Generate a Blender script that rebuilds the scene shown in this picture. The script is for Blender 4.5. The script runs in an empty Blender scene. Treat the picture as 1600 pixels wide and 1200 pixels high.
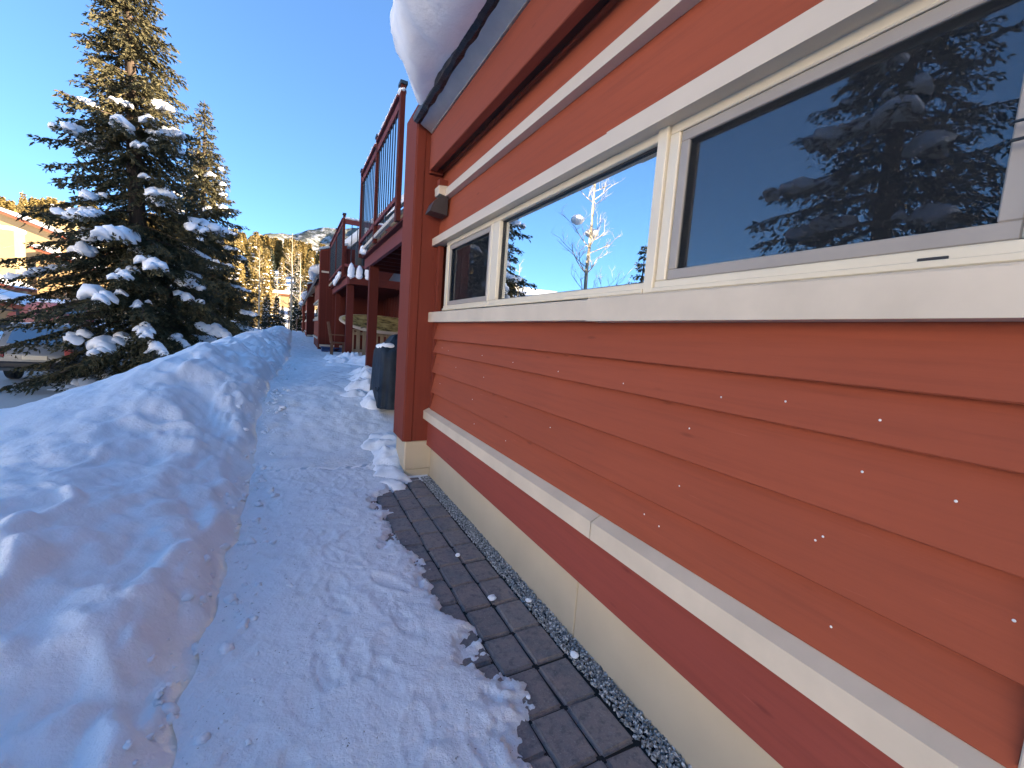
import bpy, bmesh, math, random
import numpy as np
from mathutils import Vector, Matrix
random.seed(4); rng = np.random.default_rng(4)
SC = bpy.context.scene; COL = SC.collection

# ------------------------------------------------------------------ camera, sky, sun, exposure
EYE = 1.45
def make_camera():
    yaw, pitch, roll = .478221, -.103387, .0731557
    f = Vector((math.sin(yaw)*math.cos(pitch), math.cos(yaw)*math.cos(pitch), math.sin(pitch)))
    r0 = Vector((math.cos(yaw), -math.sin(yaw), 0)); u0 = r0.cross(f)
    r = math.cos(roll)*r0 + math.sin(roll)*u0; u = -math.sin(roll)*r0 + math.cos(roll)*u0
    cd = bpy.data.cameras.new('camera'); co = bpy.data.objects.new('camera', cd); COL.objects.link(co)
    co.matrix_world = Matrix(((r.x, u.x, -f.x, 0), (r.y, u.y, -f.y, 0), (r.z, u.z, -f.z, EYE), (0, 0, 0, 1)))
    cd.sensor_width = 36; cd.lens = 669.7/1600*36; cd.clip_start = .02; cd.clip_end = 6000
    SC.camera = co
make_camera()
SUN_EL, SUN_AZ = math.radians(12.5), math.radians(112)     # azimuth clockwise from +Y
world = bpy.data.worlds.new('World'); SC.world = world; world.use_nodes = True
_n = world.node_tree.nodes
_sky = _n.new('ShaderNodeTexSky'); _sky.sky_type = 'NISHITA'; _sky.sun_disc = False
_sky.sun_elevation = SUN_EL; _sky.sun_rotation = SUN_AZ
_sky.air_density = .6; _sky.dust_density = 0.0; _sky.ozone_density = 6.0; _sky.altitude = 0
_gm = _n.new('ShaderNodeGamma'); _gm.inputs[1].default_value = .74; world.node_tree.links.new(_sky.outputs[0], _gm.inputs[0])
world.node_tree.links.new(_gm.outputs[0], _n['Background'].inputs[0]); _n['Background'].inputs[1].default_value = .086
def make_sun():
    ld = bpy.data.lights.new('sun', 'SUN'); ld.energy = 4.7; ld.angle = math.radians(.53); ld.color = (1, .80, .55)
    lo = bpy.data.objects.new('sun', ld); COL.objects.link(lo)
    s = Vector((math.cos(SUN_EL)*math.sin(SUN_AZ), math.cos(SUN_EL)*math.cos(SUN_AZ), math.sin(SUN_EL)))
    lo.rotation_euler = s.to_track_quat('Z', 'Y').to_euler(); lo.location = (30, -12, 12)
make_sun()
SC.render.engine = 'CYCLES'
SC.cycles.max_bounces = 6; SC.cycles.diffuse_bounces = 3; SC.cycles.glossy_bounces = 3; SC.cycles.transparent_max_bounces = 12
SC.view_settings.view_transform = 'Standard'; SC.view_settings.look = 'None'
SC.view_settings.gamma = 1; SC.view_settings.use_curve_mapping = False
SC.view_settings.exposure = 2.98

# ------------------------------------------------------------------ helpers
def tag(o, label=None, cat=None, group=None, kind=None):
    if label: o['label'] = label
    if cat: o['category'] = cat
    if group: o['group'] = group
    if kind: o['kind'] = kind
    return o
def empty(name, loc=(0, 0, 0)):
    o = bpy.data.objects.new(name, None); COL.objects.link(o); o.location = loc; o.empty_display_size = .2
    return o
def wpos(o):
    p = Vector((0, 0, 0))
    while o: p += o.location; o = o.parent
    return p
def link(name, me, parent=None, loc=None):
    """mesh in world coordinates (loc None) or local to loc"""
    o = bpy.data.objects.new(name, me); COL.objects.link(o)
    w = Vector(loc) if loc is not None else Vector((0, 0, 0))
    if parent:
        o.parent = parent; w = w - wpos(parent)
    o.location = w
    return o
def mesh(name, v, f, mat, smooth=False):
    me = bpy.data.meshes.new(name); me.from_pydata([tuple(map(float, p)) for p in v], [], f); me.update()
    if mat: me.materials.append(mat)
    if smooth: me.polygons.foreach_set('use_smooth', [True]*len(me.polygons))
    return me
def npmesh(name, V, F, mat, smooth=False):
    V = np.asarray(V, np.float32); F = np.asarray(F, np.int32); k = F.shape[1]
    me = bpy.data.meshes.new(name)
    me.vertices.add(len(V)); me.vertices.foreach_set('co', V.ravel())
    me.loops.add(F.size); me.loops.foreach_set('vertex_index', F.ravel())
    me.polygons.add(len(F)); me.polygons.foreach_set('loop_start', np.arange(len(F), dtype=np.int32)*k)
    try: me.polygons.foreach_set('loop_total', np.full(len(F), k, np.int32))
    except Exception: pass
    me.update(calc_edges=True); me.validate()
    if mat: me.materials.append(mat)
    if smooth: me.polygons.foreach_set('use_smooth', np.ones(len(me.polygons), bool))
    return me
class MB:
    """collects shapes for ONE mesh object"""
    def __init__(s): s.v = []; s.f = []
    def add(s, v, f):
        b = len(s.v); s.v += [tuple(p) for p in v]; s.f += [tuple(b+i for i in q) for q in f]; return s
    def box(s, x0, x1, y0, y1, z0, z1, ch=.003):
        x0, x1 = min(x0, x1), max(x0, x1); y0, y1 = min(y0, y1), max(y0, y1); z0, z1 = min(z0, z1), max(z0, z1)
        c = min(ch, (x1-x0)*.3, (y1-y0)*.3, (z1-z0)*.3)
        bm = bmesh.new(); bmesh.ops.create_cube(bm, size=1)
        for v in bm.verts: v.co = Vector(((x0+x1)/2+v.co.x*(x1-x0), (y0+y1)/2+v.co.y*(y1-y0), (z0+z1)/2+v.co.z*(z1-z0)))
        if c > 0: bmesh.ops.bevel(bm, geom=list(bm.edges), offset=c, segments=1, affect='EDGES')
        bm.verts.index_update()
        s.add([v.co.copy() for v in bm.verts], [[v.index for v in f.verts] for f in bm.faces]); bm.free(); return s
    def prism_y(s, prof, y0, y1):
        """profile [(x,z)] extruded along Y"""
        n = len(prof)
        v = [(x, y0, z) for x, z in prof]+[(x, y1, z) for x, z in prof]
        f = [(i, (i+1) % n, n+(i+1) % n, n+i) for i in range(n)]+[tuple(range(n))[::-1], tuple(range(n, 2*n))]
        return s.add(v, f)
    def prism_x(s, prof, x0, x1):
        n = len(prof)
        v = [(x0, y, z) for y, z in prof]+[(x1, y, z) for y, z in prof]
        f = [(i, (i+1) % n, n+(i+1) % n, n+i) for i in range(n)]+[tuple(range(n))[::-1], tuple(range(n, 2*n))]
        return s.add(v, f)
    def tube(s, pts, rad, n=8, cap=True):
        pts = [Vector(p) for p in pts]
        if not hasattr(rad, '__len__'): rad = [rad]*len(pts)
        rings = []
        for i, p in enumerate(pts):
            d = (pts[min(i+1, len(pts)-1)]-pts[max(i-1, 0)]).normalized()
            a = d.orthogonal().normalized() if i == 0 else (pa-d*pa.dot(d)).normalized()
            pa = a; b = d.cross(a)
            rings.append([p+(a*math.cos(2*math.pi*k/n)+b*math.sin(2*math.pi*k/n))*rad[i] for k in range(n)])
        v = [q for r in rings for q in r]
        f = [(i*n+k, i*n+(k+1) % n, (i+1)*n+(k+1) % n, (i+1)*n+k) for i in range(len(pts)-1) for k in range(n)]
        if cap: f += [tuple(range(n))[::-1], tuple(range((len(pts)-1)*n, len(pts)*n))]
        return s.add(v, f)
    def bar(s, p, q, wx, wz=None):
        """rectangular bar between points"""
        wz = wz or wx; p, q = Vector(p), Vector(q); d = (q-p).normalized()
        up = Vector((0, 0, 1)) if abs(d.z) < .9 else Vector((0, 1, 0))
        a = d.cross(up).normalized()*wx/2; b = a.normalized().cross(d)*wz/2
        v = [p-a-b, p+a-b, p+a+b, p-a+b, q-a-b, q+a-b, q+a+b, q-a+b]
        return s.add(v, [(0, 3, 2, 1), (4, 5, 6, 7), (0, 1, 5, 4), (1, 2, 6, 5), (2, 3, 7, 6), (3, 0, 4, 7)])
    def build(s, name, mat, parent=None, smooth=False, rec=True):
        me = mesh(name, s.v, s.f, mat, smooth)
        if rec:
            bm = bmesh.new(); bm.from_mesh(me); bmesh.ops.recalc_face_normals(bm, faces=bm.faces); bm.to_mesh(me); bm.free()
        return link(name, me, parent)
def bx(name, mat, parent, *a, ch=.003): return MB().box(*a, ch=ch).build(name, mat, parent, rec=False)

# value noise
def _hash(ix, iy, seed):
    n = (ix.astype(np.int64)*374761393+iy.astype(np.int64)*668265263+seed*1442695041) & 0xffffffff
    n = ((n ^ (n >> 13))*1274126177) & 0xffffffff
    return ((n ^ (n >> 16)) & 0xffff)/65535.0
def vnoise(x, y, seed=0):
    x = np.asarray(x, float); y = np.asarray(y, float)
    ix, iy = np.floor(x), np.floor(y); fx, fy = x-ix, y-iy
    fx = fx*fx*fx*(fx*(fx*6-15)+10); fy = fy*fy*fy*(fy*(fy*6-15)+10)
    a, b = _hash(ix, iy, seed), _hash(ix+1, iy, seed); c, d = _hash(ix, iy+1, seed), _hash(ix+1, iy+1, seed)
    return (a+(b-a)*fx+(c-a)*fy+(a-b-c+d)*fx*fy)*2-1
def fbm(x, y, oct=4, seed=0, gain=.5):
    s, a = 0, 1
    for o in range(oct): s = s+a*vnoise(x*2**o+o*17.3, y*2**o-o*9.1, seed+o); a *= gain
    return s
def ss(a, b, x):
    t = np.clip((np.asarray(x, float)-a)/(b-a), 0, 1); return t*t*(3-2*t)

# ------------------------------------------------------------------ materials
class NT:
    def __init__(s, name, rough=.6, spec=.5):
        s.m = bpy.data.materials.new(name); s.m.use_nodes = True; s.t = s.m.node_tree
        s.b = s.t.nodes['Principled BSDF']; s.b.inputs['Roughness'].default_value = rough
        s.b.inputs['Specular IOR Level'].default_value = spec
        s.tc = s.n('ShaderNodeTexCoord'); s.co = s.tc.outputs['Object']
    def n(s, t, **k):
        q = s.t.nodes.new(t)
        for a, b in k.items(): setattr(q, a, b)
        return q
    def l(s, a, b): s.t.links.new(a, b)
    def map(s, sc, rnd=False):
        q = s.n('ShaderNodeMapping'); q.inputs['Scale'].default_value = sc; s.l(s.co, q.inputs[0])
        if rnd:
            oi = s.n('ShaderNodeObjectInfo'); m = s.n('ShaderNodeMath', operation='MULTIPLY'); m.inputs[1].default_value = 37
            s.l(oi.outputs['Random'], m.inputs[0]); cx = s.n('ShaderNodeCombineXYZ')
            for i in range(3): s.l(m.outputs[0], cx.inputs[i])
            s.l(cx.outputs[0], q.inputs['Location'])
        return q.outputs[0]
    def noise(s, vec, sc, det=4, rough=.55):
        q = s.n('ShaderNodeTexNoise'); q.inputs['Scale'].default_value = sc; q.inputs['Detail'].default_value = det
        q.inputs['Roughness'].default_value = rough; s.l(vec, q.inputs['Vector']); return q.outputs[0]
    def ramp(s, fac, stops):
        q = s.n('ShaderNodeValToRGB'); e = q.color_ramp.elements
        while len(e) < len(stops): e.new(.5)
        for i, (p, c) in enumerate(stops):
            e[i].position = p; e[i].color = (*c, 1) if len(c) == 3 else c
        s.l(fac, q.inputs[0]); return q.outputs[0]
    def mix(s, fac, a, b, mode='MIX'):
        q = s.n('ShaderNodeMix', data_type='RGBA', blend_type=mode)
        for sock, v in ((q.inputs[0], fac), (q.inputs[6], a), (q.inputs[7], b)):
            if isinstance(v, (int, float)): sock.default_value = v
            elif isinstance(v, tuple): sock.default_value = (*v, 1)
            else: s.l(v, sock)
        return q.outputs[2]
    def col(s, c):
        if isinstance(c, tuple): s.b.inputs['Base Color'].default_value = (*c, 1)
        else: s.l(c, s.b.inputs['Base Color'])
        return s
    def bump(s, h, strength=.3, dist=.01):
        q = s.n('ShaderNodeBump'); q.inputs['Strength'].default_value = strength; q.inputs['Distance'].default_value = dist
        s.l(h, q.inputs['Height']); s.l(q.outputs[0], s.b.inputs['Normal']); return s
    def rough(s, fac, lo, hi):
        q = s.n('ShaderNodeMapRange'); q.inputs['To Min'].default_value = lo; q.inputs['To Max'].default_value = hi
        s.l(fac, q.inputs[0]); s.l(q.outputs[0], s.b.inputs['Roughness']); return s
def plain(name, c, rough=.6, var=.12, sc=6, spec=.5, bump=0, metal=0):
    t = NT(name, rough, spec); v = t.map((1, 1, 1), True); n = t.noise(v, sc, 5)
    t.col(t.ramp(n, [(.25, tuple(x*(1-var) for x in c)), (.75, tuple(min(1, x*(1+var)) for x in c))]))
    t.rough(n, max(0, rough-.1), min(1, rough+.1))
    if bump: t.bump(t.noise(v, sc*8, 3), bump, .004)
    t.b.inputs['Metallic'].default_value = metal
    return t.m
def wood(name, c, axis='y', var=.15, rough=.74, knots=True):
    """stained timber: grain drawn out along one axis, knots, worn flecks"""
    t = NT(name, rough, .2)
    a = {'y': (14, .7, 14), 'z': (14, 14, .7), 'x': (.7, 14, 14)}[axis]
    v = t.map(a, True); g = t.noise(v, 3, 8, .65)
    big = t.noise(t.map((1, 1, 1), True), 1.3, 3)
    base = t.ramp(g, [(.28, tuple(x*(1-var) for x in c)), (.5, c), (.75, tuple(min(1, x*(1+var*.7)) for x in c))])
    base = t.mix(t.ramp(big, [(.35, (0, 0, 0)), (.7, (1, 1, 1))]), base, t.mix(.35, base, tuple(x*.8 for x in c)))
    if knots:
        vo = t.n('ShaderNodeTexVoronoi'); vo.inputs['Scale'].default_value = 1
        s = {'y': (9, 2.2, 9), 'z': (9, 9, 2.2), 'x': (2.2, 9, 9)}[axis]
        t.l(t.map(s, True), vo.inputs['Vector'])
        base = t.mix(t.ramp(vo.outputs['Distance'], [(.03, (.5, .5, .5)), (.09, (0, 0, 0))]), base, tuple(x*.45 for x in c))
        fl = t.noise(t.map(tuple(q*3 for q in a), True), 2.2, 2)
        base = t.mix(t.ramp(fl, [(.72, (0, 0, 0)), (.80, (.35, .35, .35))]), base, tuple(min(1, x*1.5+.05) for x in c))
    t.col(base); t.bump(g, .25, .004); t.rough(g, rough-.08, rough+.12)
    return t.m
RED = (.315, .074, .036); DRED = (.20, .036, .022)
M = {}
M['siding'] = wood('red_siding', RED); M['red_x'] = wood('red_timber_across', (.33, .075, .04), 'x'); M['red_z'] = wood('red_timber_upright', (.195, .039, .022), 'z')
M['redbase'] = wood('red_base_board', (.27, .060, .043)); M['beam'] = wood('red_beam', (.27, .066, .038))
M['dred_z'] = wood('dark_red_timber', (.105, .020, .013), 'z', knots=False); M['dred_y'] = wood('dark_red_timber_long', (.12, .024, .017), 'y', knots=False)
M['mauve'] = wood('mauve_rail', (.19, .052, .05), 'y', knots=False)
M['trim'] = plain('cream_trim', (.62, .515, .38), .5, .10, 5, bump=.08)
M['trim2'] = plain('grey_flashing', (.60, .505, .385), .45, .06, 3)
M['vinyl'] = plain('cream_vinyl', (.70, .61, .45), .35, .06, 4)
M['screenframe'] = plain('taupe_frame', (.33, .29, .245), .4, .08, 6)
M['found'] = plain('beige_foundation', (.55, .45, .31), .7, .07, 3, bump=.12)
M['metal'] = plain('grey_metal', (.42, .41, .39), .38, .12, 9, metal=.6)
M['black'] = plain('black_plastic', (.018, .017, .017), .5, .2, 12); M['vent'] = plain('brown_vent_plastic', (.05, .040, .037), .5, .2, 12)
M['membrane'] = plain('wet_roof_edge', (.012, .012, .013), .35, .5, 30, bump=.6)
M['steel'] = plain('dark_steel', (.028, .038, .045), .35, .15, 10, metal=.3)
M['interior'] = plain('dark_room', (.02, .022, .024), .8, .2, 3)
M['nail'] = plain('nail_head', (.78, .76, .72), .4, .05, 9)
M['roof'] = plain('roof_sheet', (.08, .08, .085), .6, .15, 3)
def snow_mat(name, c, stain=0, gscale=1, bump=.35, grit=0):
    t = NT(name, .85, .06); v = t.map((1, 1, 1))
    fine = t.noise(v, 55*gscale, 5, .7); mid = t.noise(v, 9*gscale, 5, .6)
    base = t.ramp(mid, [(.3, tuple(x*.955 for x in c)), (.7, c)])
    if stain:
        st = t.noise(v, 3.3, 6, .65); st2 = t.noise(v, 1.1, 3)
        k = t.mix(1.0, t.ramp(st, [(.52, (0, 0, 0)), (.74, (stain,)*3)]), t.ramp(st2, [(.38, (0, 0, 0)), (.62, (1, 1, 1))]), 'MULTIPLY')
        base = t.mix(k, base, (.55, .47, .37))
    if grit:
        gn = t.noise(v, 75, 2, .5); pa = t.noise(v, 4, 4, .6)
        k = t.mix(1.0, t.ramp(gn, [(.69, (0, 0, 0)), (.73, (grit,)*3)]), t.ramp(pa, [(.45, (0, 0, 0)), (.62, (1, 1, 1))]), 'MULTIPLY')
        base = t.mix(k, base, (.20, .17, .13))
    t.col(base)
    add = t.n('ShaderNodeMath', operation='MULTIPLY_ADD'); add.inputs[1].default_value = 2.5; t.l(mid, add.inputs[0]); t.l(fine, add.inputs[2])
    t.bump(add.outputs[0], bump, .012)
    return t.m
M['snow'] = snow_mat('fresh_snow', (.93, .935, .94), bump=.22)
M['bank'] = snow_mat('ploughed_snow', (.93, .935, .94), stain=.10, bump=.5)
M['pathsnow'] = snow_mat('trodden_snow', (.90, .905, .91), stain=.38, bump=.55, grit=.9, gscale=1.3)
M['treesnow'] = snow_mat('snow_load', (.92, .925, .93), bump=.15)
M['roadsnow'] = snow_mat('dirty_road_snow', (.50, .47, .43), stain=.6, bump=.3)
def paver_mat():
    t = NT('concrete_paver', .85, .25); v = t.map((1, 1, 1), True); oi = t.n('ShaderNodeObjectInfo')
    a = t.ramp(oi.outputs['Random'], [(0, (.24, .195, .175)), (.2, (.17, .165, .17)), (.45, (.27, .22, .20)), (.7, (.20, .19, .188)), (1, (.26, .235, .225))])
    n = t.noise(v, 9, 7, .7); f = t.noise(v, 130, 4, .7); p = t.noise(v, 34, 5, .65)
    c = t.mix(t.ramp(n, [(.36, (0, 0, 0)), (.62, (.85, .85, .85))]), a, (.30, .235, .205))
    c = t.mix(t.ramp(p, [(.50, (0, 0, 0)), (.68, (.7, .7, .7))]), c, (.11, .105, .11))
    c = t.mix(t.ramp(f, [(.55, (0, 0, 0)), (.72, (.6, .6, .6))]), c, (.42, .39, .36))
    t.col(c); t.bump(p, .8, .006); return t.m
M['paver'] = paver_mat()
M['joint'] = plain('joint_sand', (.022, .020, .019), .9, .3, 40, bump=.5)
def gravel_mat():
    t = NT('gravel', .75, .3); v = t.map((1, 1, 1)); n = t.noise(v, 75, 1)
    t.col(t.ramp(n, [(.28, (.08, .085, .09)), (.42, (.22, .22, .22)), (.54, (.36, .355, .34)), (.66, (.68, .67, .65))])); return t.m
M['gravel'] = gravel_mat()
def glass_mat(name, refl, tint):
    m = bpy.data.materials.new(name); m.use_nodes = True; t = m.node_tree; t.nodes.clear()
    o = t.nodes.new('ShaderNodeOutputMaterial'); mx = t.nodes.new('ShaderNodeMixShader')
    g = t.nodes.new('ShaderNodeBsdfGlossy'); g.inputs['Roughness'].default_value = .0; g.inputs[0].default_value = (.93, .97, 1, 1)
    tr = t.nodes.new('ShaderNodeBsdfTransparent'); tr.inputs[0].default_value = (*tint, 1)
    lw = t.nodes.new('ShaderNodeLayerWeight'); lw.inputs[0].default_value = .5
    mr = t.nodes.new('ShaderNodeMapRange'); mr.inputs['To Min'].default_value = refl-.2; mr.inputs['To Max'].default_value = min(1, refl+.25)
    tc = t.nodes.new('ShaderNodeTexCoord'); nz = t.nodes.new('ShaderNodeTexNoise'); nz.inputs['Scale'].default_value = 2.2; nz.inputs['Detail'].default_value = 0
    bp = t.nodes.new('ShaderNodeBump'); bp.inputs['Strength'].default_value = .05; bp.inputs['Distance'].default_value = .01
    t.links.new(tc.outputs['Object'], nz.inputs[0]); t.links.new(nz.outputs[0], bp.inputs['Height']); t.links.new(bp.outputs[0], g.inputs['Normal'])
    t.links.new(lw.outputs['Facing'], mr.inputs[0]); t.links.new(mr.outputs[0], mx.inputs[0]); t.links.new(tr.outputs[0], mx.inputs[1]); t.links.new(g.outputs[0], mx.inputs[2]); t.links.new(mx.outputs[0], o.inputs[0])
    return m
M['glass'] = glass_mat('reflective_window_glass', .64, (.5, .55, .55)); M['farglass'] = glass_mat('house_glass', .5, (.2, .2, .2))
def screen_mat():
    m = bpy.data.materials.new('insect_screen'); m.use_nodes = True; t = m.node_tree; t.nodes.clear()
    o = t.nodes.new('ShaderNodeOutputMaterial'); mx = t.nodes.new('ShaderNodeMixShader'); mx.inputs[0].default_value = .36
    d = t.nodes.new('ShaderNodeBsdfDiffuse'); d.inputs[0].default_value = (.03, .032, .035, 1); tr = t.nodes.new('ShaderNodeBsdfTransparent')
    t.links.new(tr.outputs[0], mx.inputs[1]); t.links.new(d.outputs[0], mx.inputs[2]); t.links.new(mx.outputs[0], o.inputs[0]); return m
M['screen'] = screen_mat()
def needle_mat(name, a, b, c, tip=None):
    t = NT(name, .75, .2); v = t.map((1, 1, 1)); n = t.noise(v, 2.1, 3); f = t.noise(v, 23, 2)
    col = t.ramp(n, [(.3, a), (.52, b), (.72, c)])
    col = t.mix(t.ramp(f, [(.3, (0, 0, 0)), (.7, (.7, .7, .7))]), col, tip or c); t.col(col)
    return t.m
M['needle'] = needle_mat('spruce_needles', (.028, .036, .020), (.050, .054, .028), (.090, .078, .038), (.125, .095, .045))
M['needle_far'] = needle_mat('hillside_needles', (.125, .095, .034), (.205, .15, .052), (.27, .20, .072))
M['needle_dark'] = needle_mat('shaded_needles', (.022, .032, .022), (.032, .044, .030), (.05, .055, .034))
M['bark'] = wood('bark', (.085, .062, .047), 'z', .4, .9, False); M['palebark'] = wood('pale_bark', (.40, .34, .25), 'z', .2, .8, False)
M['greybark'] = wood('grey_bark', (.17, .13, .10), 'z', .3, .85, False)

# ------------------------------------------------------------------ terrain
def g_path(y):    # level of the trodden path
    return .57*ss(3.9, 6.9, y)+.08*ss(16, 36, y)
def foot(y):
    return -.26+.27*ss(5, 13, y)+.045*vnoise(y*1.7, y*0+3.3, 5)+.03*vnoise(y*5.1, y*0+8.3, 6)
def hill(x, y):
    d = np.clip(y-62, 0, None)
    return .155*d*ss(0, 40, d)+ss(0, 60, d)*2.0*fbm(x*.03, y*.03, 3, 31)
def H_left(x, y):
    x = np.asarray(x, float); y = np.asarray(y, float)
    d = foot(y)-x
    hb = .48+.19*ss(2.5, 11, y)
    soft = fbm(x*.8, y*.55, 3, 21)*.05
    # the ploughed face: a low broken step beside the path, then a long smooth rise
    dn = d+.10*fbm(x*2.6, y*1.9, 3, 40)*ss(.04, .25, d)
    s = .34*ss(.0, .24, dn)+.66*ss(.08, 1.25+.2*vnoise(y*.8, y*0+1.1, 9), dn)
    band = ss(.12, .32, d)*(1-ss(.75, 1.25, d))
    q = vnoise(x*2.3+.9*y, y*1.5-.6*x, 14); rid = 1-np.abs(vnoise(x*2.7-.8*y, y*1.3+.7*x, 15))
    y = y+0; crumb = np.abs(vnoise(x*8, y*7, 17))*.6+np.abs(vnoise(x*15, y*13, 18))*.4
    furrow = band*(-.075*ss(.05, .75, q)+.045*ss(.72, .98, rid)+.03*fbm(x*5, y*4, 3, 16))+.07*(crumb-.22)*ss(.0, .10, d)*(1-ss(.3, .75, d))*ss(-.3, .4, vnoise(x*1.3, y*.9, 19)+.25)
    crust = .018*fbm(x*3.2, y*2.1, 4, 11)*ss(.1, .5, d)
    fall = .20+.34*ss(4.2, 9, y)
    c = 1.35-.30*ss(4, 8, y)
    z = g_path(y)*(1-.42*ss(.5, 2.2, d)*(1-ss(8, 12, y)))+hb*s+furrow+crust+soft*ss(.2, .8, d)-fall*(np.sqrt(np.clip(d-c+.5, 0, None)**2+.09)-.3)-.30*np.clip(d-2.6, 0, None)
    road = -.80+.02*fbm(x*.7, y*.35, 3, 3)
    z = np.where(z > road, z, road)
    far = -.80+.9*ss(10.6, 12.6, -x)+.05*np.clip(-x-12.6, 0, None)+.06*fbm(x*.5, y*.5, 3, 7)*ss(10.6, 13, -x)
    z = np.maximum(z, np.where(x < -10.4, far, -9))
    b = ss(38, 62, y)
    return z*(1-b)+b*(.55+.0*x)+hill(x, y)
def grid(us, vs, fx, fy, fz):
    U, Vv = np.meshgrid(us, vs); X, Y = fx(U, Vv), fy(U, Vv); Z = fz(X, Y)
    nu, nv = len(us), len(vs); i = np.arange(nu*nv).reshape(nv, nu)
    F = np.stack([i[:-1, :-1], i[:-1, 1:], i[1:, 1:], i[1:, :-1]], -1).reshape(-1, 4)
    return np.stack([X, Y, Z], -1).reshape(-1, 3), F
def geo(a, b, n, p=2.0): return a+(b-a)*np.linspace(0, 1, n)**p
def terrain():
    # near bank: from the path's edge leftwards
    ys = np.concatenate([np.arange(-1.5, 4, .022), np.arange(4, 9, .04), np.arange(9, 20, .09), np.arange(20, 45, .3)])
    us = np.concatenate([np.arange(0, 1.6, .018), np.arange(1.6, 3.4, .05), np.arange(3.4, 5.05, .11)])
    V, F = grid(us[::-1], ys, lambda u, v: foot(v)-u+.02, lambda u, v: v, H_left)
    micro = fbm(V[:, 0]*9, V[:, 1]*9, 3, 77)*.010; V[:, 2] += micro
    # footfalls and lumps in the top
    o = link('snow_bank', npmesh('snow_bank', V, F, M['bank'], True)); tag(o, 'ploughed bank of blue shaded snow left of the trodden path', kind='structure')
    ys2 = np.concatenate([np.arange(-30, 46, .5)]); us2 = np.concatenate([np.arange(-10.5, -5.6, .35)])
    # road with its own level, slid a little under the banks
    V, F = grid(np.arange(-10.9, -4.2, .16), np.arange(-12, 48, .3), lambda u, v: u+0*v, lambda u, v: v, lambda x, y: -.785+.018*fbm(x*2.2, y*.35, 3, 3)-.06*ss(-5.0, -4.3, x))
    tag(link('road', npmesh('road', V, F, M['roadsnow'], True)), 'packed grey brown snow on the road behind the spruces', kind='structure')
    # everything further out
    xs = np.concatenate([-geo(12, 420, 70, 2.2)[::-1], np.arange(-11.8, -4.6, .5)]); ysl = np.concatenate([np.arange(-40, 45, 1.0), geo(45, 520, 110, 1.7)])
    def hz(x, y):
        z = H_left(np.where(x > -3.5, -3.5, x), y)
        return np.where((x > -10.9) & (x < -4.2) & (y < 47), z-.12, z)
    V, F = grid(xs, ysl, lambda u, v: u+0*v, lambda u, v: v, hz)
    tag(link('ground', npmesh('ground', V, F, M['bank'], True)), 'snow covered ground beyond the road', kind='structure')
    xs = np.concatenate([np.arange(-9.4, 12, .8), geo(12, 420, 50, 2.0)]); ysl = np.concatenate([np.arange(44.6, 60, 1.2), geo(60, 520, 90, 1.6)])
    V, F = grid(xs, ysl, lambda u, v: u+0*v, lambda u, v: v, lambda x, y: .55+hill(x, y)-.10)
    tag(link('hillside', npmesh('hillside', V, F, M['bank'], True)), 'sunlit snowy hillside below the mountain', kind='structure')
    V, F = grid(np.array([-3000, 3000.]), np.array([-3000, 3000.]), lambda u, v: u, lambda u, v: v, lambda x, y: x*0-2.2)
    tag(link('ground', npmesh('ground_plain', V, F, M['bank'])), 'snow plain out to the horizon', kind='structure')
    # path of trodden snow
    def edge_x(y):
        p = [(-1.5, .9), (.6, .93), (1.0, .80), (1.35, .815), (1.55, .76), (1.72, .80), (1.9, .80), (2.1, .735), (2.5, .72), (2.8, .66), (3.2, .655), (3.5, .68), (3.75, .74), (3.95, .86), (4.12, 1.03), (4.3, 1.3)]
        return np.interp(y, [a for a, _ in p], [b for _, b in p])
    def pz(x, y):
        n1 = fbm(x*7, y*7, 5, 50, .6); n2 = fbm(x*2.1, y*1.6, 3, 55)
        d = edge_x(y)-x+.075*fbm(x*6, y*6, 5, 60, .68)
        near = 1-ss(4.05, 4.4, y)
        t = .030*ss(-.005, .10, d)-.020*(1-ss(-.03, .012, d))
        flat = g_path(y)+.030+.012*n1*ss(.02, .2, d)+.014*n2*ss(.05, .3, d)
        z = near*(t+(.0055*n1+.005*n2)*ss(.0, .2, d))+(1-near)*flat
        z = z+(g_path(y)*near)
        if x.size > 2000:
            fg = np.random.default_rng(8)
            for k in range(150):
                fy = 0.3+fg.random()**1.7*15; fx = float(foot(fy))+.12+fg.random()*(.85 if fy < 4.6 else 1.1); a = fg.normal()*.35; c, sn = math.cos(a), math.sin(a)
                m = (np.abs(x-fx) < .26) & (np.abs(y-fy) < .26)
                if not m.any() or fx > float(edge_x(fy))-.12 and fy < 4.2: continue
                u = ((x[m]-fx)*c+(y[m]-fy)*sn)/.052; w = (-(x[m]-fx)*sn+(y[m]-fy)*c)/.135
                w2 = u*u*(1+.5*(w < -.2))+w*w; z[m] += -.006*fg.uniform(.2, 1.0)*(1-ss(.55, 1.05, w2))+.003*ss(.9, 1.1, w2)*(1-ss(1.1, 1.9, w2))
        return z
    ysn = np.concatenate([np.arange(-1.5, .5, .04), np.arange(.5, 4.4, .0125)])
    V, F = grid(np.arange(0, 1.0001, 1/130), ysn, lambda u, v: (foot(v)-.04)+u*(1.26-(foot(v)-.04)), lambda u, v: v, pz)
    V2, F2 = grid(np.arange(0, 1.0001, 1/130), np.concatenate([np.arange(4.3875, 9, .035), np.arange(9, 20, .09), np.arange(20, 62, .4)]), lambda u, v: (foot(v)-.04)+u*(4.2-(foot(v)-.04))*ss(4.38, 4.75, v)+u*(1.26-(foot(v)-.04))*(1-ss(4.38, 4.75, v)), lambda u, v: v, pz)
    # weld the two strips into one sheet
    n = 131; V = np.vstack([V, V2]); F = np.vstack([F, F2+len(V)-len(V2)])
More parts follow.
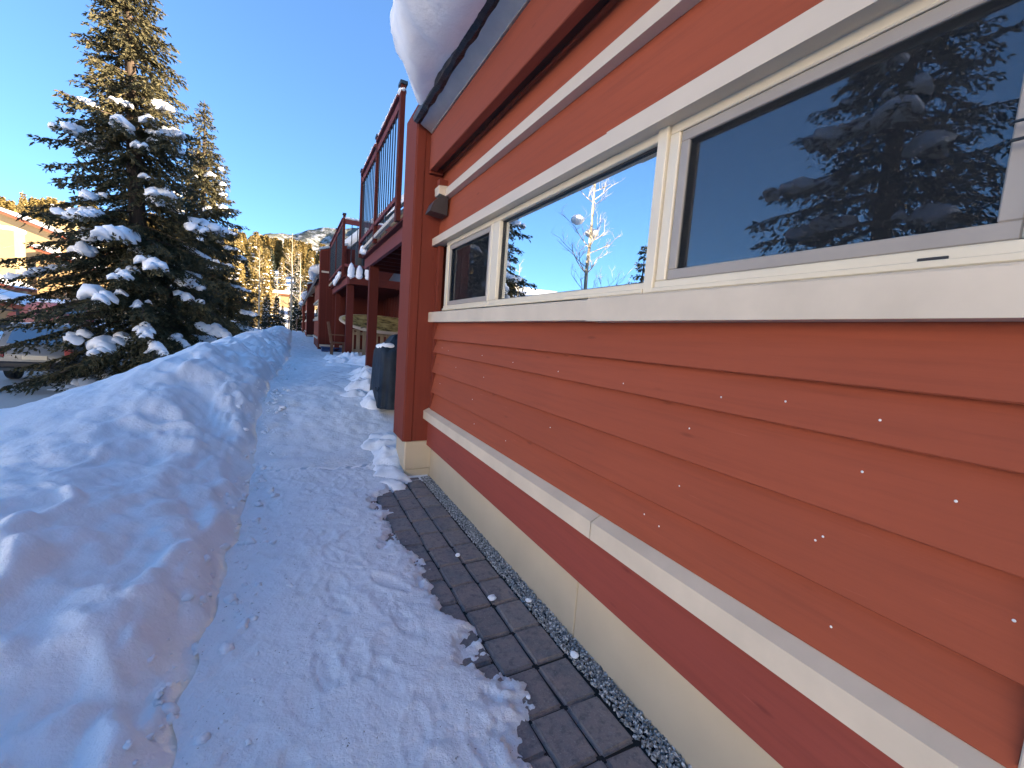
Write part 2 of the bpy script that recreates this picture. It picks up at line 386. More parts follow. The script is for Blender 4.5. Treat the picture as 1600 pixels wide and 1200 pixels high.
    a = np.arange(n-1); base1 = len(V)-len(V2)-n; base2 = len(V)-len(V2)
    F = np.vstack([F, np.stack([base1+a, base1+a+1, base2+a+1, base2+a], -1)])
    tag(link('path', npmesh('path', V, F, M['pathsnow'], True)), 'trodden snow path with grit running beside the red houses', kind='structure')
    # added snow slope off frame: bounces sun onto the wall; windows mirror its foot
    def vz(x, y):
        t = ss(40, 62, -x); back = ss(10, -60, y)          # added steep rise behind the photographer, reflects more sun into the shade
        return -.4+8.0*t+.03*np.clip(-x-62, 0, None)+back*.46*np.clip(-x-45, 0, 160)+(.5+4*back)*fbm(x*.05, y*.04, 5, 44)*t
    V, F = grid(-geo(36, 300, 80, 1.6)[::-1], np.arange(-260, 118, 3), lambda u, v: u+0*v, lambda u, v: v, vz)
    tag(link('bounce_slope', npmesh('bounce_slope', V, F, M['bank'], True)), 'added snow slope far left of the road, bouncing sun onto the houses', kind='structure')
    # distant mountain ridge
    def mz(x, y):
        k = np.interp(x, [-900, -420, -220, -150, -105, -80, -40, 60, 150, 260, 420, 900], [20, 40, 90, 170, 232, 262, 272, 288, 312, 350, 390, 420])
        s = np.clip((y-700)/(1500-700), 0, 1)
        return k*s**1.25*(1-.0*s)+fbm(x*.012, y*.012, 5, 90)*13*s-30*(1-s)-ss(1500, 1900, y)*120
    V, F = grid(np.arange(-900, 900, 14), np.arange(700, 1900, 14), lambda u, v: u+0*v, lambda u, v: v, mz)
    t = NT('forested_snow', .9, .1); v = t.map((1, 1, 1)); a = t.noise(v, .055, 6, .7); b = t.noise(v, .012, 4)
    c = t.ramp(a, [(.42, (.075, .085, .075)), (.50, (.15, .15, .13)), (.60, (.55, .55, .55))]); c = t.mix(t.ramp(b, [(.45, (0, 0, 0)), (.62, (.75, .75, .75))]), c, (.10, .11, .095)); t.col(c); t.bump(a, .8, 5)
    tag(link('mountain', npmesh('mountain', V, F, t.m, True)), 'far ridge with dark forest and snow', kind='structure')
terrain()

# ------------------------------------------------------------------ paving and gravel
def paving():
    root = bx('paving', M['joint'], None, .25, 1.256, -.6, 4.5, -.08, -.016, ch=0)
    tag(root, 'strip of grey concrete pavers along the house wall', kind='structure')
    protos = []
    for k in range(5):
        w, l = .1670, .2340; j = lambda s=.003: random.uniform(-s, s)
        bm = bmesh.new(); bmesh.ops.create_cube(bm, size=1)
        for v in bm.verts: v.co = Vector((v.co.x*(w-.007)+j(.0025), v.co.y*(l-.007)+j(.0025), v.co.z*.05-.025))
        bmesh.ops.bevel(bm, geom=list(bm.edges), offset=.011, segments=3, affect='EDGES')
        me = bpy.data.meshes.new('paver'); bm.to_mesh(me); bm.free(); me.materials.append(M['paver']); protos.append(me)
    for c in range(5):
        xc = 1.09-.1675*c; off = [0, 0, .09, .03, .12][c]
        for r in range(-3, 19):
            yc = .2165+.2345*r+off*(c > 1)
            if yc > 4.28: continue
            o = bpy.data.objects.new('paver', random.choice(protos)); COL.objects.link(o); o.parent = root
            o.location = (xc+random.uniform(-.002, .002), yc+random.uniform(-.003, .003), random.uniform(-.005, .001))
            o.rotation_euler = (random.uniform(-.006, .006), random.uniform(-.006, .006), random.uniform(-.012, .012)+(math.pi if random.random() < .5 else 0))
    # gravel between pavers and foundation
    bm = bmesh.new(); bmesh.ops.create_icosphere(bm, subdivisions=1, radius=1); bv = np.array([v.co[:] for v in bm.verts]); bf = np.array([[v.index for v in f.verts] for f in bm.faces]); bm.free()
    n = 6800; y = .25+rng.random(n)*3.9; x = 1.178+rng.random(n)*.10
    sz = rng.uniform(.0035, .0075, n); z = -.012+rng.random(n)*.012
    A = rng.normal(size=(n, 3, 3))*.28+np.eye(3)
    V = (np.einsum('kc,ncd->nkd', bv, A)*sz[:, None, None]*rng.uniform(.75, 1.2, (n, 1, 3)))+np.stack([x, y, z], -1)[:, None]
    F = bf[None]+(np.arange(n)*len(bv))[:, None, None]
    o = link('gravel', npmesh('gravel', V.reshape(-1, 3), F.reshape(-1, 3), M['gravel'])); tag(o, 'grey gravel between the pavers and the foundation', 'gravel', kind='stuff')
    # crumbs of snow left on the pavers
    k = 0
    for (x, y, s, lab) in [(1.02, 2.02, .024, 'white snow crumb on the joint of the middle pavers'), (1.205, 1.93, .018, 'snow crumb on gravel near the foundation joint'), (1.2, 1.48, .021, 'larger snow crumb on the gravel strip'), (1.0, 2.53, .017, 'small snow crumb on the far pavers'), (.885, 1.36, .012, 'tiny snow crumb beside the nearest dark paver')]:
        bm = bmesh.new(); bmesh.ops.create_icosphere(bm, subdivisions=2, radius=s)
        for v in bm.verts: v.co = v.co*(1+.28*float(vnoise(v.co.x*90+k*7, v.co.y*90+v.co.z*60, 3))); v.co.z *= .55
        me = bpy.data.meshes.new('snow_crumb'); bm.to_mesh(me); bm.free(); me.materials.append(M['snow'])
        o = link('snow_crumb', me, loc=(x, y, s*.35)); tag(o, lab, 'snow crumb', 'snow crumbs on the paving'); k += 1
paving()
def foot_crumbs():
    """broken bits of snow along the foot of the bank, too many and small to pick apart"""
    bm = bmesh.new(); bmesh.ops.create_icosphere(bm, subdivisions=2, radius=1); bv = np.array([v.co[:] for v in bm.verts]); bf = np.array([[v.index for v in f.verts] for f in bm.faces]); bm.free()
    g = np.random.default_rng(15); V = []; F = []; n0 = 0
    for k in range(620):
        y = .9+g.random()**1.3*9; d = g.normal()*.10-.02; x = float(foot(y))-d; s_ = .006+.026*g.random()**3.5
        z = (float(H_left(x, y)) if d > .0 else float(g_path(y))+.028)
        rr = 1+.45*fbm(bv[:, 0]*1.9+k*3.3, bv[:, 1]*1.9+bv[:, 2]*1.7, 2, 9)
        V.append(bv*rr[:, None]*s_*np.array([1, g.uniform(.7, 1.4), .62])+np.array([x, y, z+.15*s_])); F.append(bf+n0); n0 += len(bv)
    tag(link('snow_crumbs', npmesh('snow_crumbs', np.vstack(V), np.vstack(F), M['bank'], False)), 'crumbs of broken snow along the foot of the bank', 'snow crumbs', kind='stuff')
foot_crumbs()

# ------------------------------------------------------------------ near house
D = 1.255; YE = 4.15; Y0 = .192
def near_house():
    R = empty('townhouse', (4, -6, 0)); tag(R, 'near red clapboard townhouse with cream window band and pale foundation', 'house', 'red townhouses along the path')
    # foundation panels
    for a, b in ((1.605, YE+.02), (-3.5, 1.599)): bx('foundation_panel', M['found'], R, D+.022, D+.12, a, b, -.3, .34, ch=.004)
    # base board
    bx('base_board', M['redbase'], R, D-.028, D+.1, -3.5, YE, .328, .612)
    # sloped base cap in two lengths
    for a, b in ((1.428, YE-.004), (-3.5, 1.422)):
        MB().prism_y([(D-.078, .604), (D-.078, .682), (D-.002, .722), (D+.02, .722), (D+.02, .604)], a, b).build('base_cap', M['trim'], R)
    # clapboards
    def lap(z0, z1, y0, y1, proud=.036):
        MB().prism_y([(D-proud+.004, z0), (D-proud, z0+.004), (D+.004, z1), (D+.02, z1), (D+.02, z0+.012), (D-.006, z0+.012), (D-.006, z0)], y0, y1).build('clapboard', M['siding'], R)
    for z0, z1 in ((.709, .885), (.878, 1.082), (1.075, 1.276), (1.268, 1.406), (1.398, 1.57)): lap(z0, z1, Y0, YE-.085)
    bx('corner_board', M['red_z'], R, D-.03, D+.02, YE-.083, YE-.002, .712, 1.555)
    bx('corner_board', M['red_z'], R, D-.03, D+.02, YE-.083, YE-.002, 1.66, 2.285)
    bx('wall_sheathing', M['interior'], R, D+.021, D+.1, -3.5, YE+.02, .34, 1.66, ch=0)
    bx('wall_sheathing', M['interior'], R, D+.021, D+.1, -3.5, YE+.02, 2.30, 3.3, ch=0)
    bx('edge_trim', M['trim2'], R, D-.045, D+.02, .10, Y0-.003, .726, 1.555)
    # nail heads
    bm = bmesh.new(); bmesh.ops.create_uvsphere(bm, u_segments=8, v_segments=5, radius=.0032)
    for v in bm.verts: v.co.x *= .45
    nm = bpy.data.meshes.new('nail'); bm.to_mesh(nm); bm.free(); nm.materials.append(M['nail'])
    for row, z in enumerate((.80, .985, 1.18, 1.315)):
        for q in (.233, .46, .64, .98, 1.30, 1.85, 2.35, 2.9, 3.5, 3.95):
            if random.random() < .38: continue
            zz = z+random.uniform(-.02, .02); z0, z1 = ((.709, .885), (.878, 1.082), (1.075, 1.276), (1.268, 1.406))[row]
            xs = D-.033+.029*(zz-z0)/(z1-z0)
            o = link('nail', nm, R, (xs-.001, q+random.uniform(-.14, .14)*(q > .3), zz))
    # window band: sill and head in two lengths with a lapped joint
    for a, b, e in ((1.585, YE-.002, .0), (-3.5, 1.592, .004)):
        MB().prism_y([(D-.078-e, 1.560-e), (D-.078-e, 1.648+e), (D-.07-e, 1.655+e), (D+.03, 1.665+e), (D+.03, 1.560-e)], a, b).build('sill', M['trim'], R)
    for a, b, e in ((1.555, YE-.002, .0), (-3.5, 1.562, .003)):
        MB().prism_y([(D-.078-e, 2.281-e), (D-.078-e, 2.350+e), (D+.03, 2.362+e), (D+.03, 2.288-e)], a, b).build('head_trim', M['trim2'], R)
    # frame: one part per window, glass and screens beneath it
    G = D+.024
    def window(y0, y1, screen, lab=None, jl=.05, jr=.05):
        z0, z1 = 1.668, 2.286
        b = MB()
        b.box(D-.018, D+.05, y0, y1, z0, 1.712, ch=.004); b.box(D-.030, D+.05, y0, y1, z0, z0+.018, ch=.003)
        b.box(D-.012, D+.05, y0, y1, 2.248, z1, ch=.004)
        b.box(D-.014, D+.05, y0, y0+jr, 1.7125, 2.2475, ch=.004); b.box(D-.014, D+.05, y1-jl, y1, 1.7125, 2.2475, ch=.004)
        w = b.build('window', M['vinyl'], R, rec=False)
        if lab: w['label'] = lab
        bx('pane', M['glass'], w, G, G+.006, y0+jr-.01, y1-jl+.01, 1.705, 2.252, ch=0)
        gs = MB()
        for (a0, a1, c0, c1) in ((y0+jr, y1-jl, 1.7125, 1.720), (y0+jr, y1-jl, 2.240, 2.2475), (y0+jr, y0+jr+.008, 1.72, 2.24), (y1-jl-.008, y1-jl, 1.72, 2.24)): gs.box(G-.012, G-.002, a0, a1, c0, c1, ch=0)
        gs.build('gasket', M['black'], w, rec=False)
        if screen:
            a0, a1 = y0+jr+.002, y1-jl-.002; f = MB(); t = .038
            f.box(G-.030, G-.014, a0, a1, 1.714, 1.714+t); f.box(G-.030, G-.014, a0, a1, 2.246-t, 2.246)
            f.box(G-.030, G-.014, a0, a0+t, 1.714+t, 2.246-t); f.box(G-.030, G-.014, a1-t, a1, 1.714+t, 2.246-t)
            f.build('screen_frame', M['screenframe'], w, rec=False)
            bx('insect_screen', M['screen'], w, G-.0225, G-.0215, a0+t-.003, a1-t+.003, 1.714+t-.003, 2.246-t+.003, ch=0)
        return w
    window(2.865, 3.885, True, 'narrow window with a dark insect screen', .07, .035)
    window(1.312, 2.861, False, 'wide bare pane mirroring the blue sky', .115, .012)
    w = window(.215, 1.262, True, 'near window behind a grey screen mirroring a spruce', .048, .105)
    bx('mullion', M['vinyl'], R, D-.026, D+.05, 1.2625, 1.3115, 1.668, 2.286)
    bx('drain_slot', M['black'], w, D-.021, D-.017, .418, .470, 1.682, 1.694, ch=.001)
    t = MB().tube([(D-.020, .36, 1.935), (D-.034, .352, 1.933), (D-.036, .30, 1.93), (D-.036, .30, 1.897), (D-.034, .352, 1.898), (D-.020, .36, 1.896)], .0032, 6); t.build('pull_tab', M['steel'], w)
    for yy in (-3.0, -1.6): window(yy, yy+1.2, False)
    bx('jamb_board', M['siding'], R, D-.006, D+.05, -.39, .2125, 1.668, 2.286)
    # boards above the head
    lap(2.357, 2.70, -3.5, YE-.004, .022); bx('drip_board', M['siding'], R, D-.032, D+.02, -3.5, YE-.004, 2.3565, 2.378)
    MB().prism_y([(D-.052, 2.682), (D-.050, 2.752), (D+.01, 2.764), (D+.01, 2.682)], 1.28, YE-.17).build('flashing', M['trim2'], R)
    MB().prism_y([(D-.055, 2.680), (D-.053, 2.754), (D+.01, 2.766), (D+.01, 2.680)], -3.5, 1.285).build('flashing', M['trim2'], R)
    lap(2.757, 2.972, -3.5, YE-.004, .030); bx('frieze_board', M['siding'], R, D-.016, D+.02, -3.5, YE-.004, 2.9725, 3.25)
    # eave: vent strip, beam, metal edge, membrane
    bx('vent_strip', M['black'], R, D-.082, D-.0165, -3.5, YE-.03, 2.985, 3.03, ch=.002)
    bx('eave_beam', M['beam'], R, 1.105, D-.0825, -3.5, YE-.05, 2.948, 3.265, ch=.005)
    bx('beam_end', M['red_z'], R, 1.110, D-.02, YE-.048, YE-.004, 2.93, 3.27)
    MB().prism_y([(1.095, 3.268), (1.095, 3.275), (.985, 3.330), (.975, 3.345), (1.2, 3.345), (1.2, 3.268)], -3.5, YE-.06).build('drip_edge', M['metal'], R)
    v = []; f = []; ys = np.arange(-3.5, YE-.03, .03)
    for i, y in enumerate(ys):
        j = lambda s: float(fbm(y*9+s, s*3.7, 3, 61))*.006
        v += [(1.0+j(1), y, 3.325+j(2)), (.965+j(3), y, 3.312+j(4)), (.935+j(5), y, 3.326+j(6)), (.925+j(7), y, 3.36), (1.1, y, 3.40), (1.15, y, 3.35)]
        if i: f += [((i-1)*6+k, (i-1)*6+(k+1) % 6, i*6+(k+1) % 6, i*6+k) for k in range(6)]
    f += [tuple(range(6)), tuple(range((len(ys)-1)*6, len(ys)*6))[::-1]]
    mb = MB(); mb.add(v, f); mb.build('roof_edge', M['membrane'], R)
    # main volume and roof
    MB().prism_y([(1.0, 3.36), (6.6, 9.0), (12, 5.2), (12, 5.0), (6.6, 8.8), (1.05, 3.32)], -26, YE+.2).build('roof', M['roof'], R)
    bx('back_wall', M['dred_z'], R, 11.7, 11.9, -26, YE+.2, -.3, 5.2, ch=0)
    MB().prism_x([(YE+.03, .3), (YE+.03, 3.3), (YE+.16, 3.3), (YE+.16, .3)], D+.1, 3.6).build('end_wall', M['dred_z'], R)
    bx('long_wall', M['siding'], R, D, D+.12, -26, -3.52, -.3, 3.4, ch=0)
    bx('floor_slab', M['interior'], R, D+.1, 3.6, -3.5, YE, 1.0, 1.05, ch=0); bx('partition', M['interior'], R, 3.4, 3.5, -3.5, YE, 1.05, 3.3, ch=0); bx('ceiling', M['interior'], R, D+.1, 3.4, -3.5, YE, 3.1, 3.2, ch=0)
    bx('partition', M['interior'], R, D+.1, 3.4, -3.6, -3.5, 1.05, 3.3, ch=0)
    # end pier
    p = bx('pier', M['red_z'], R, 1.008, D+.15, YE+.016, 4.585, .372, 3.52, ch=.005)
    bx('pier_face', M['red_z'], p, 1.072, D-.002, YE+.002, YE+.0155, .372, 3.50, ch=.002)
    bx('pier_edge_board', M['red_z'], p, .992, 1.070, YE-.006, YE+.0155, .370, 3.515, ch=.003)
    bx('pier_side_board', M['red_z'], p, .985, 1.0075, YE+.017, 4.59, .366, 3.52, ch=.003)
    bx('pier_base', M['found'], R, 1.012, D+.06, YE+.012, 4.55, .075, .371, ch=.012)
    bx('pier_footing', M['found'], R, 1.024, D+.055, YE+.024, 4.5, -.2, .074, ch=.004)
    # vent hood
    vh = MB().prism_y([(D-.026, 2.52), (D-.185, 2.535), (D-.178, 2.56), (D-.155, 2.62), (D-.115, 2.665), (D-.07, 2.685), (D-.026, 2.69)], 3.885, 4.045).build('vent_hood', M['vent'], R)
    MB().prism_y([(D-.024, 2.692), (D-.105, 2.70), (D-.112, 2.77), (D-.024, 2.78)], 3.90, 4.03).build('vent_cap', M['trim2'], vh)
    bx('vent_box', M['red_z'], vh, D-.10, D-.024, 3.93, 4.0, 2.781, 2.84)
    return R
near_house()

# snow hanging over the eave
def roof_snow(name, label, y0, y1, xo, z0, end, ridge=(6.6, 9.0), dy=.04, sc=1.0):
    ys = np.arange(y0, y1+1e-6, dy); v = []; f = []; nP = 22
    prof = [(.0, -.03), (-.07, -.045), (-.16, -.02), (-.25, .035), (-.33, .11), (-.385, .19), (-.405, .27), (-.395, .35), (-.355, .43), (-.29, .50), (-.19, .56), (-.06, .60), (.06, .64), (.25, .76), (.5, 1.0)]
    far = [(1.2, 1.7), (2.4, 2.9), (4, 4.5), (5.45, 5.95), (5.6, 6.0)]
    P = [(a*sc if a < 0 else a, b*(sc if a < .2 else 1)) for a, b in prof]+far; n = len(P)
    for i, y in enumerate(ys):
        e = min(1, max(0, (end-y)/.45)) if end is not None else 1
        rnd = math.sqrt(max(0, 1-(1-e)**2)) if e < 1 else 1
        o = 1+.42*float(ss(0, 1.9, (end or y1)-y))
        for k, (a, b) in enumerate(P):
            q = float(fbm(y*1.5+k*.10, k*.21, 3, 71))*.055+float(fbm(y*6+k*.25, k*.35, 3, 72))*.022
            if k == 0: q *= .2
            if a < 0: v.append((xo+a*o*rnd*.93+q*.6, y+.05*math.sin(k), z0+b*(.35+.65*rnd)+q*(.8)))
            else: v.append((xo+a, y, z0+b*(.55+.45*rnd)+q*.5-(0 if k < len(prof) else 0)))
        if i: f += [((i-1)*n+k, (i-1)*n+k+1, i*n+k+1, i*n+k) for k in range(n-1)]
    f += [tuple(range(n)), tuple(range((len(ys)-1)*n, len(ys)*n))[::-1]]
    mb = MB(); mb.add(v, f); o = mb.build(name, M['snow'], None, True); tag(o, label, 'snow', 'snow on the roofs'); return o
roof_snow('roof_snow', 'thick slab of snow hanging over the eave of the near house', -6, 3.92, .99, 3.38, 3.92)

# ------------------------------------------------------------------ balconies, posts, recess behind the pier
def snow_lump(name, label, pts, parent=None, cat='snow', group=None, mat='snow', seed=1, sub=3, rough=.18):
    """pts: (x,y,z,rx,ry,rz) overlapping lumps, remeshed into one drift"""
    V = []; F = []
    bm = bmesh.new(); bmesh.ops.create_icosphere(bm, subdivisions=sub, radius=1); bv = np.array([v.co[:] for v in bm.verts]); bf = np.array([[v.index for v in f.verts] for f in bm.faces]); bm.free()
    n0 = 0
    for i, (x, y, z, a, b, c) in enumerate(pts):
        r = 1+rough*fbm(bv[:, 0]*1.7+i*3.1+seed, bv[:, 1]*1.7+bv[:, 2]*1.3+i, 3, seed)
        p = bv*r[:, None]*np.array([a, b, c])+np.array([x, y, z]); V.append(p); F.append(bf+n0); n0 += len(bv)
    o = link(name, npmesh(name, np.vstack(V), np.vstack(F), M[mat], True), parent)
    if parent is None: tag(o, label, cat, group)
    return o
def balcony(house, y0, y1, posts, xr, z_beam=2.55, z_floor=2.76, side=True, depth=2.3):
    """floor slab is the part, rails, posts and balusters its sub-parts"""
    b = MB(); b.box(xr-.02, xr+depth, y0+.06, y1-.06, z_floor-.028, z_floor, ch=0)
    for k in np.arange(y0+.25, y1-.1, .42): b.box(xr+.107, xr+depth, k, k+.05, z_beam+.02, z_floor-.0285, ch=0)
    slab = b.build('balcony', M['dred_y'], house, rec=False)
    bx('rim_beam', M['mauve'], slab, xr+.05, xr+.105, y0, y1, z_beam, z_floor-.03)
    bx('rim_beam', M['dred_z'], slab, xr+.106, xr+depth, y0, y0+.055, z_beam, z_floor-.03)
    bx('rim_beam', M['dred_z'], slab, xr+.106, xr+depth, y1-.055, y1, z_beam, z_floor-.03)
    for p in posts:
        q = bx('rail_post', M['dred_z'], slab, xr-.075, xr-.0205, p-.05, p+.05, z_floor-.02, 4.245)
        bx('post_cap', M['steel'], slab, xr-.09, xr-.005, p-.065, p+.065, 4.246, 4.285)
    for a, c in zip(posts[:-1], posts[1:]):
        bx('top_rail', M['mauve'], slab, xr-.068, xr-.028, a+.052, c-.052, 4.03, 4.12)
        bx('hand_rail', M['mauve'], slab, xr-.095, xr-.002, a+.067, c-.067, 4.155, 4.19)
        bx('bottom_rail', M['mauve'], slab, xr-.068, xr-.028, a+.052, c-.052, 2.985, 3.045)
        bx('kick_rail', M['trim2'], slab, xr-.075, xr-.025, a+.052, c-.052, 2.80, 2.85)
        n = int((c-a)/.15)
        for i in range(1, n):
            y = a+(c-a)*i/n; bx('baluster', M['steel'], slab, xr-.056, xr-.042, y-.007, y+.007, 3.0455, 4.0295, ch=0)
        MB().box(xr-.055, xr-.045, a+(c-a)*.5-.02, a+(c-a)*.5+.02, 2.8505, 2.9845, ch=0).build('rail_bracket', M['steel'], slab, rec=False)
    if side:
        yy = y0+.10
        bx('side_top_rail', M['mauve'], slab, xr-.02, xr+depth, yy, yy+.045, 4.03, 4.16)
        bx('side_bottom_rail', M['mauve'], slab, xr-.02, xr+depth, yy, yy+.045, 2.985, 3.05)
        for i in range(1, 16):
            x = xr+i*.14; bx('baluster', M['steel'], slab, x-.009, x+.009, yy+.012, yy+.03, 3.0505, 4.0295, ch=0)
    return slab
def recess():
    R = empty('townhouse', (2.4, 8, .5)); tag(R, 'red townhouse section with two balconies on posts behind the pier', 'house', 'red townhouses along the path')
    balcony(R, 4.62, 8.62, [5.35, 6.93, 8.52], 1.13, side=False, depth=1.9)
    # long upper rail runs on past the floor: second bay
    balcony(R, 11.8, 16.45, [11.95, 13.9, 16.3], 1.16, depth=1.9)
    bx('deck_post', M['dred_z'], R, 1.19, 1.345, 8.0, 8.15, .3, 2.549); bx('deck_post', M['dred_z'], R, 1.23, 1.40, 11.95, 12.12, .3, 2.549)
    bx('deck_post', M['dred_z'], R, 1.27, 1.42, 15.6, 15.77, .3, 2.549)
    # back wall of vertical boards
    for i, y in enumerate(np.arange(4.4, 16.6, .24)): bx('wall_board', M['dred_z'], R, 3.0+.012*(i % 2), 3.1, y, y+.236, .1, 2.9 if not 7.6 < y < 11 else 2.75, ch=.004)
    MB().prism_y([(2.9, 2.9), (6.6, 9.0), (12, 5.2), (12, 5.0), (6.6, 8.8), (3.05, 2.75)], YE+.21, 16.5).build('roof', M['roof'], R)
    bx('back_wall', M['dred_z'], R, 11.7, 11.9, YE+.21, 16.5, -.3, 5.1, ch=0)
    w = bx('window', M['trim'], R, 2.965, 3.0, 9.55, 10.6, 1.35, 2.25); bx('pane', M['farglass'], w, 2.955, 2.964, 9.65, 10.5, 1.45, 2.15, ch=0)
    dr = bx('door', M['dred_z'], R, 2.97, 3.0, 6.0, 6.9, .55, 2.5); bx('door_handle', M['metal'], dr, 2.94, 2.969, 6.1, 6.13, 1.45, 1.6)
    lm = MB().tube([(2.97, 11.6, 2.02), (2.85, 11.6, 2.06), (2.80, 11.6, 2.0)], .012, 6).build('lamp_bracket', M['black'], R)
    MB().tube([(2.80, 11.6, 2.0), (2.80, 11.6, 1.97), (2.80, 11.6, 1.86), (2.80, 11.6, 1.84)], [.03, .06, .05, .02], 10).build('lamp_globe', M['vinyl'], lm, True)
    return R
recess()
def row_house(y0, label, length=9.0, xw=.83, zb=.6, n=0):
    """a unit further on: wing wall at its near end, facade, eave with snow"""
    R = empty('townhouse', (2.5, y0+2, .5)); tag(R, label, 'house', 'red townhouses along the path')
    MB().prism_y([(xw, zb), (1.66, zb), (1.66, 4.30), (xw, 4.02)], y0, y0+.42).build('wing_wall', M['red_z'], R)
    for k in range(4):
        x = xw+.005+k*.205; MB().prism_y([(x, zb+.004), (x+.198, zb+.004), (x+.198, 4.0+.34*(x+.1-xw)), (x, 4.0+.34*(x-xw))], y0-.016, y0-.001).build('wing_board', M['dred_z'], R)
    MB().prism_y([(xw-.05, 4.03), (1.7, 4.32), (1.7, 4.40), (xw-.05, 4.11)], y0-.04, y0+.46).build('wing_cap', M['metal'], R)
    bx('edge_board', M['red_z'], R, xw-.02, xw-.001, y0-.02, y0+.45, zb-.005, 4.0)
    bx('pale_strip', M['trim2'], R, xw+.03, xw+.32, y0-.032, y0-.0165, 3.27, 3.33)
    bx('base_strip', M['trim'], R, xw+.02, 1.63, y0-.06, y0-.0165, zb+.10, zb+.19)
    bx('foundation', M['found'], R, xw+.05, 1.6, y0+.02, y0+.4, .1, zb-.003)
    bx('facade', M['siding'], R, xw+.02, xw+.16, y0+.425, y0+length, zb, 3.15)
    bx('foundation', M['found'], R, xw+.045, xw+.2, y0+.425, y0+length, .1, zb-.003)
    for k in range(3):
        bx('pale_strip', M['trim2'], R, xw-.03, xw+.0195, y0+.43, y0+length, (.95, 1.62, 2.3)[k], (1.02, 1.70, 2.37)[k])
    w = bx('window', M['vinyl'], R, xw-.005, xw+.0195, y0+1.0, y0+length-.8, 1.71, 2.29); bx('pane', M['farglass'], w, xw-.012, xw-.0055, y0+1.08, y0+length-.88, 1.77, 2.24, ch=0)
    MB().prism_y([(xw-.12, 3.16), (6.6, 9.0), (12, 5.2), (12, 5.0), (6.6, 8.8), (xw-.08, 3.05)], y0+.43, y0+length+10.0).build('roof', M['roof'], R)
    bx('end_wall', M['dred_z'], R, xw+.17, 11, y0+length-.15, y0+length, .1, 3.15)
    bx('end_wall', M['dred_z'], R, 1.67, 11, y0+.05, y0+.25, .1, 4.2)
    bx('back_wall', M['dred_z'], R, 11.7, 11.9, y0+.43, y0+length+10, -.3, 5.1, ch=0)
    if length > 6:
        balcony(R, y0+length+.1, y0+length+4, [y0+length+.3, y0+length+2, y0+length+3.8], xw+.3, depth=1.8)
        for k in (.3, 3.5): bx('deck_post', M['dred_z'], R, xw+.35, xw+.52, y0+length+k, y0+length+k+.17, .2, 2.549)
    roof_snow('roof_snow', ('snow slab bulging over the eave of the second red house', 'snow bulge on the eave of the third red house', 'snow on the eave of the farthest red house')[n], y0+.5, y0+length, xw-.02, 3.28, None, dy=.25, sc=.55)
row_house(16.55, 'second red house down the path with a tall plank wing wall', 4.4, n=0)
row_house(31.0, 'third red house down the path, a narrow strip between its neighbours', 5.0, n=1)
row_house(44.5, 'farthest red house of the row at the end of the path', 5.0, n=2)
# snow on the rails and decks
for y, w_, lab in ((5.75, .12, 'thin snow strip on the near balcony rail close to the roof snow'), (6.4, .08, 'short snow strip on the near balcony rail before its middle post'), (7.5, .14, 'snow strip on the far half of the near balcony rail')):
    snow_lump('rail_snow', lab, [(1.08, y+k*w_, 4.195, .05, .12, .035) for k in range(-3, 4)], group='snow on the near balcony rail', seed=int(y*10), sub=2)
snow_lump('rail_snow', 'snow wedged under the near balcony rail at the far post', [(1.09, 8.2, 2.83, .05, .12, .09), (1.09, 8.02, 2.79, .05, .10, .06)], seed=9, sub=2)
for i, x in enumerate((1.30, 1.50, 1.72)):
    snow_lump('snow_hump', ('leftmost', 'middle', 'rightmost')[i]+' of three white snow humps on the second balcony edge', [(x, 11.83, 2.86, .085, .06, .20-.02*i), (x, 11.82, 2.76, .09, .06, .07)], seed=20+i, sub=2, group='snow humps on the second balcony')
snow_lump('rail_snow', 'snow strip along the side rail of the second balcony', [(1.2+.12*k, 11.92, 4.17, .09, .05, .03) for k in range(8)], seed=31, sub=2)
snow_lump('rail_snow', 'snow stuck at the foot of the second balcony rail', [(1.09, 12.6+.35*k, 2.83-.02*k, .05, .2, .10) for k in range(5)], seed=32, sub=2)
bx2 = MB().tube([(1.62, 12.4, 2.77), (1.62, 12.4, 2.80), (1.62, 12.4, 3.5), (1.62, 12.4, 3.72), (1.62, 12.4, 3.80)], [.14, .17, .17, .12, .03], 12).build('patio_heater', M['black'], None, True)
tag(bx2, 'black covered column standing on the second balcony', 'patio heater')

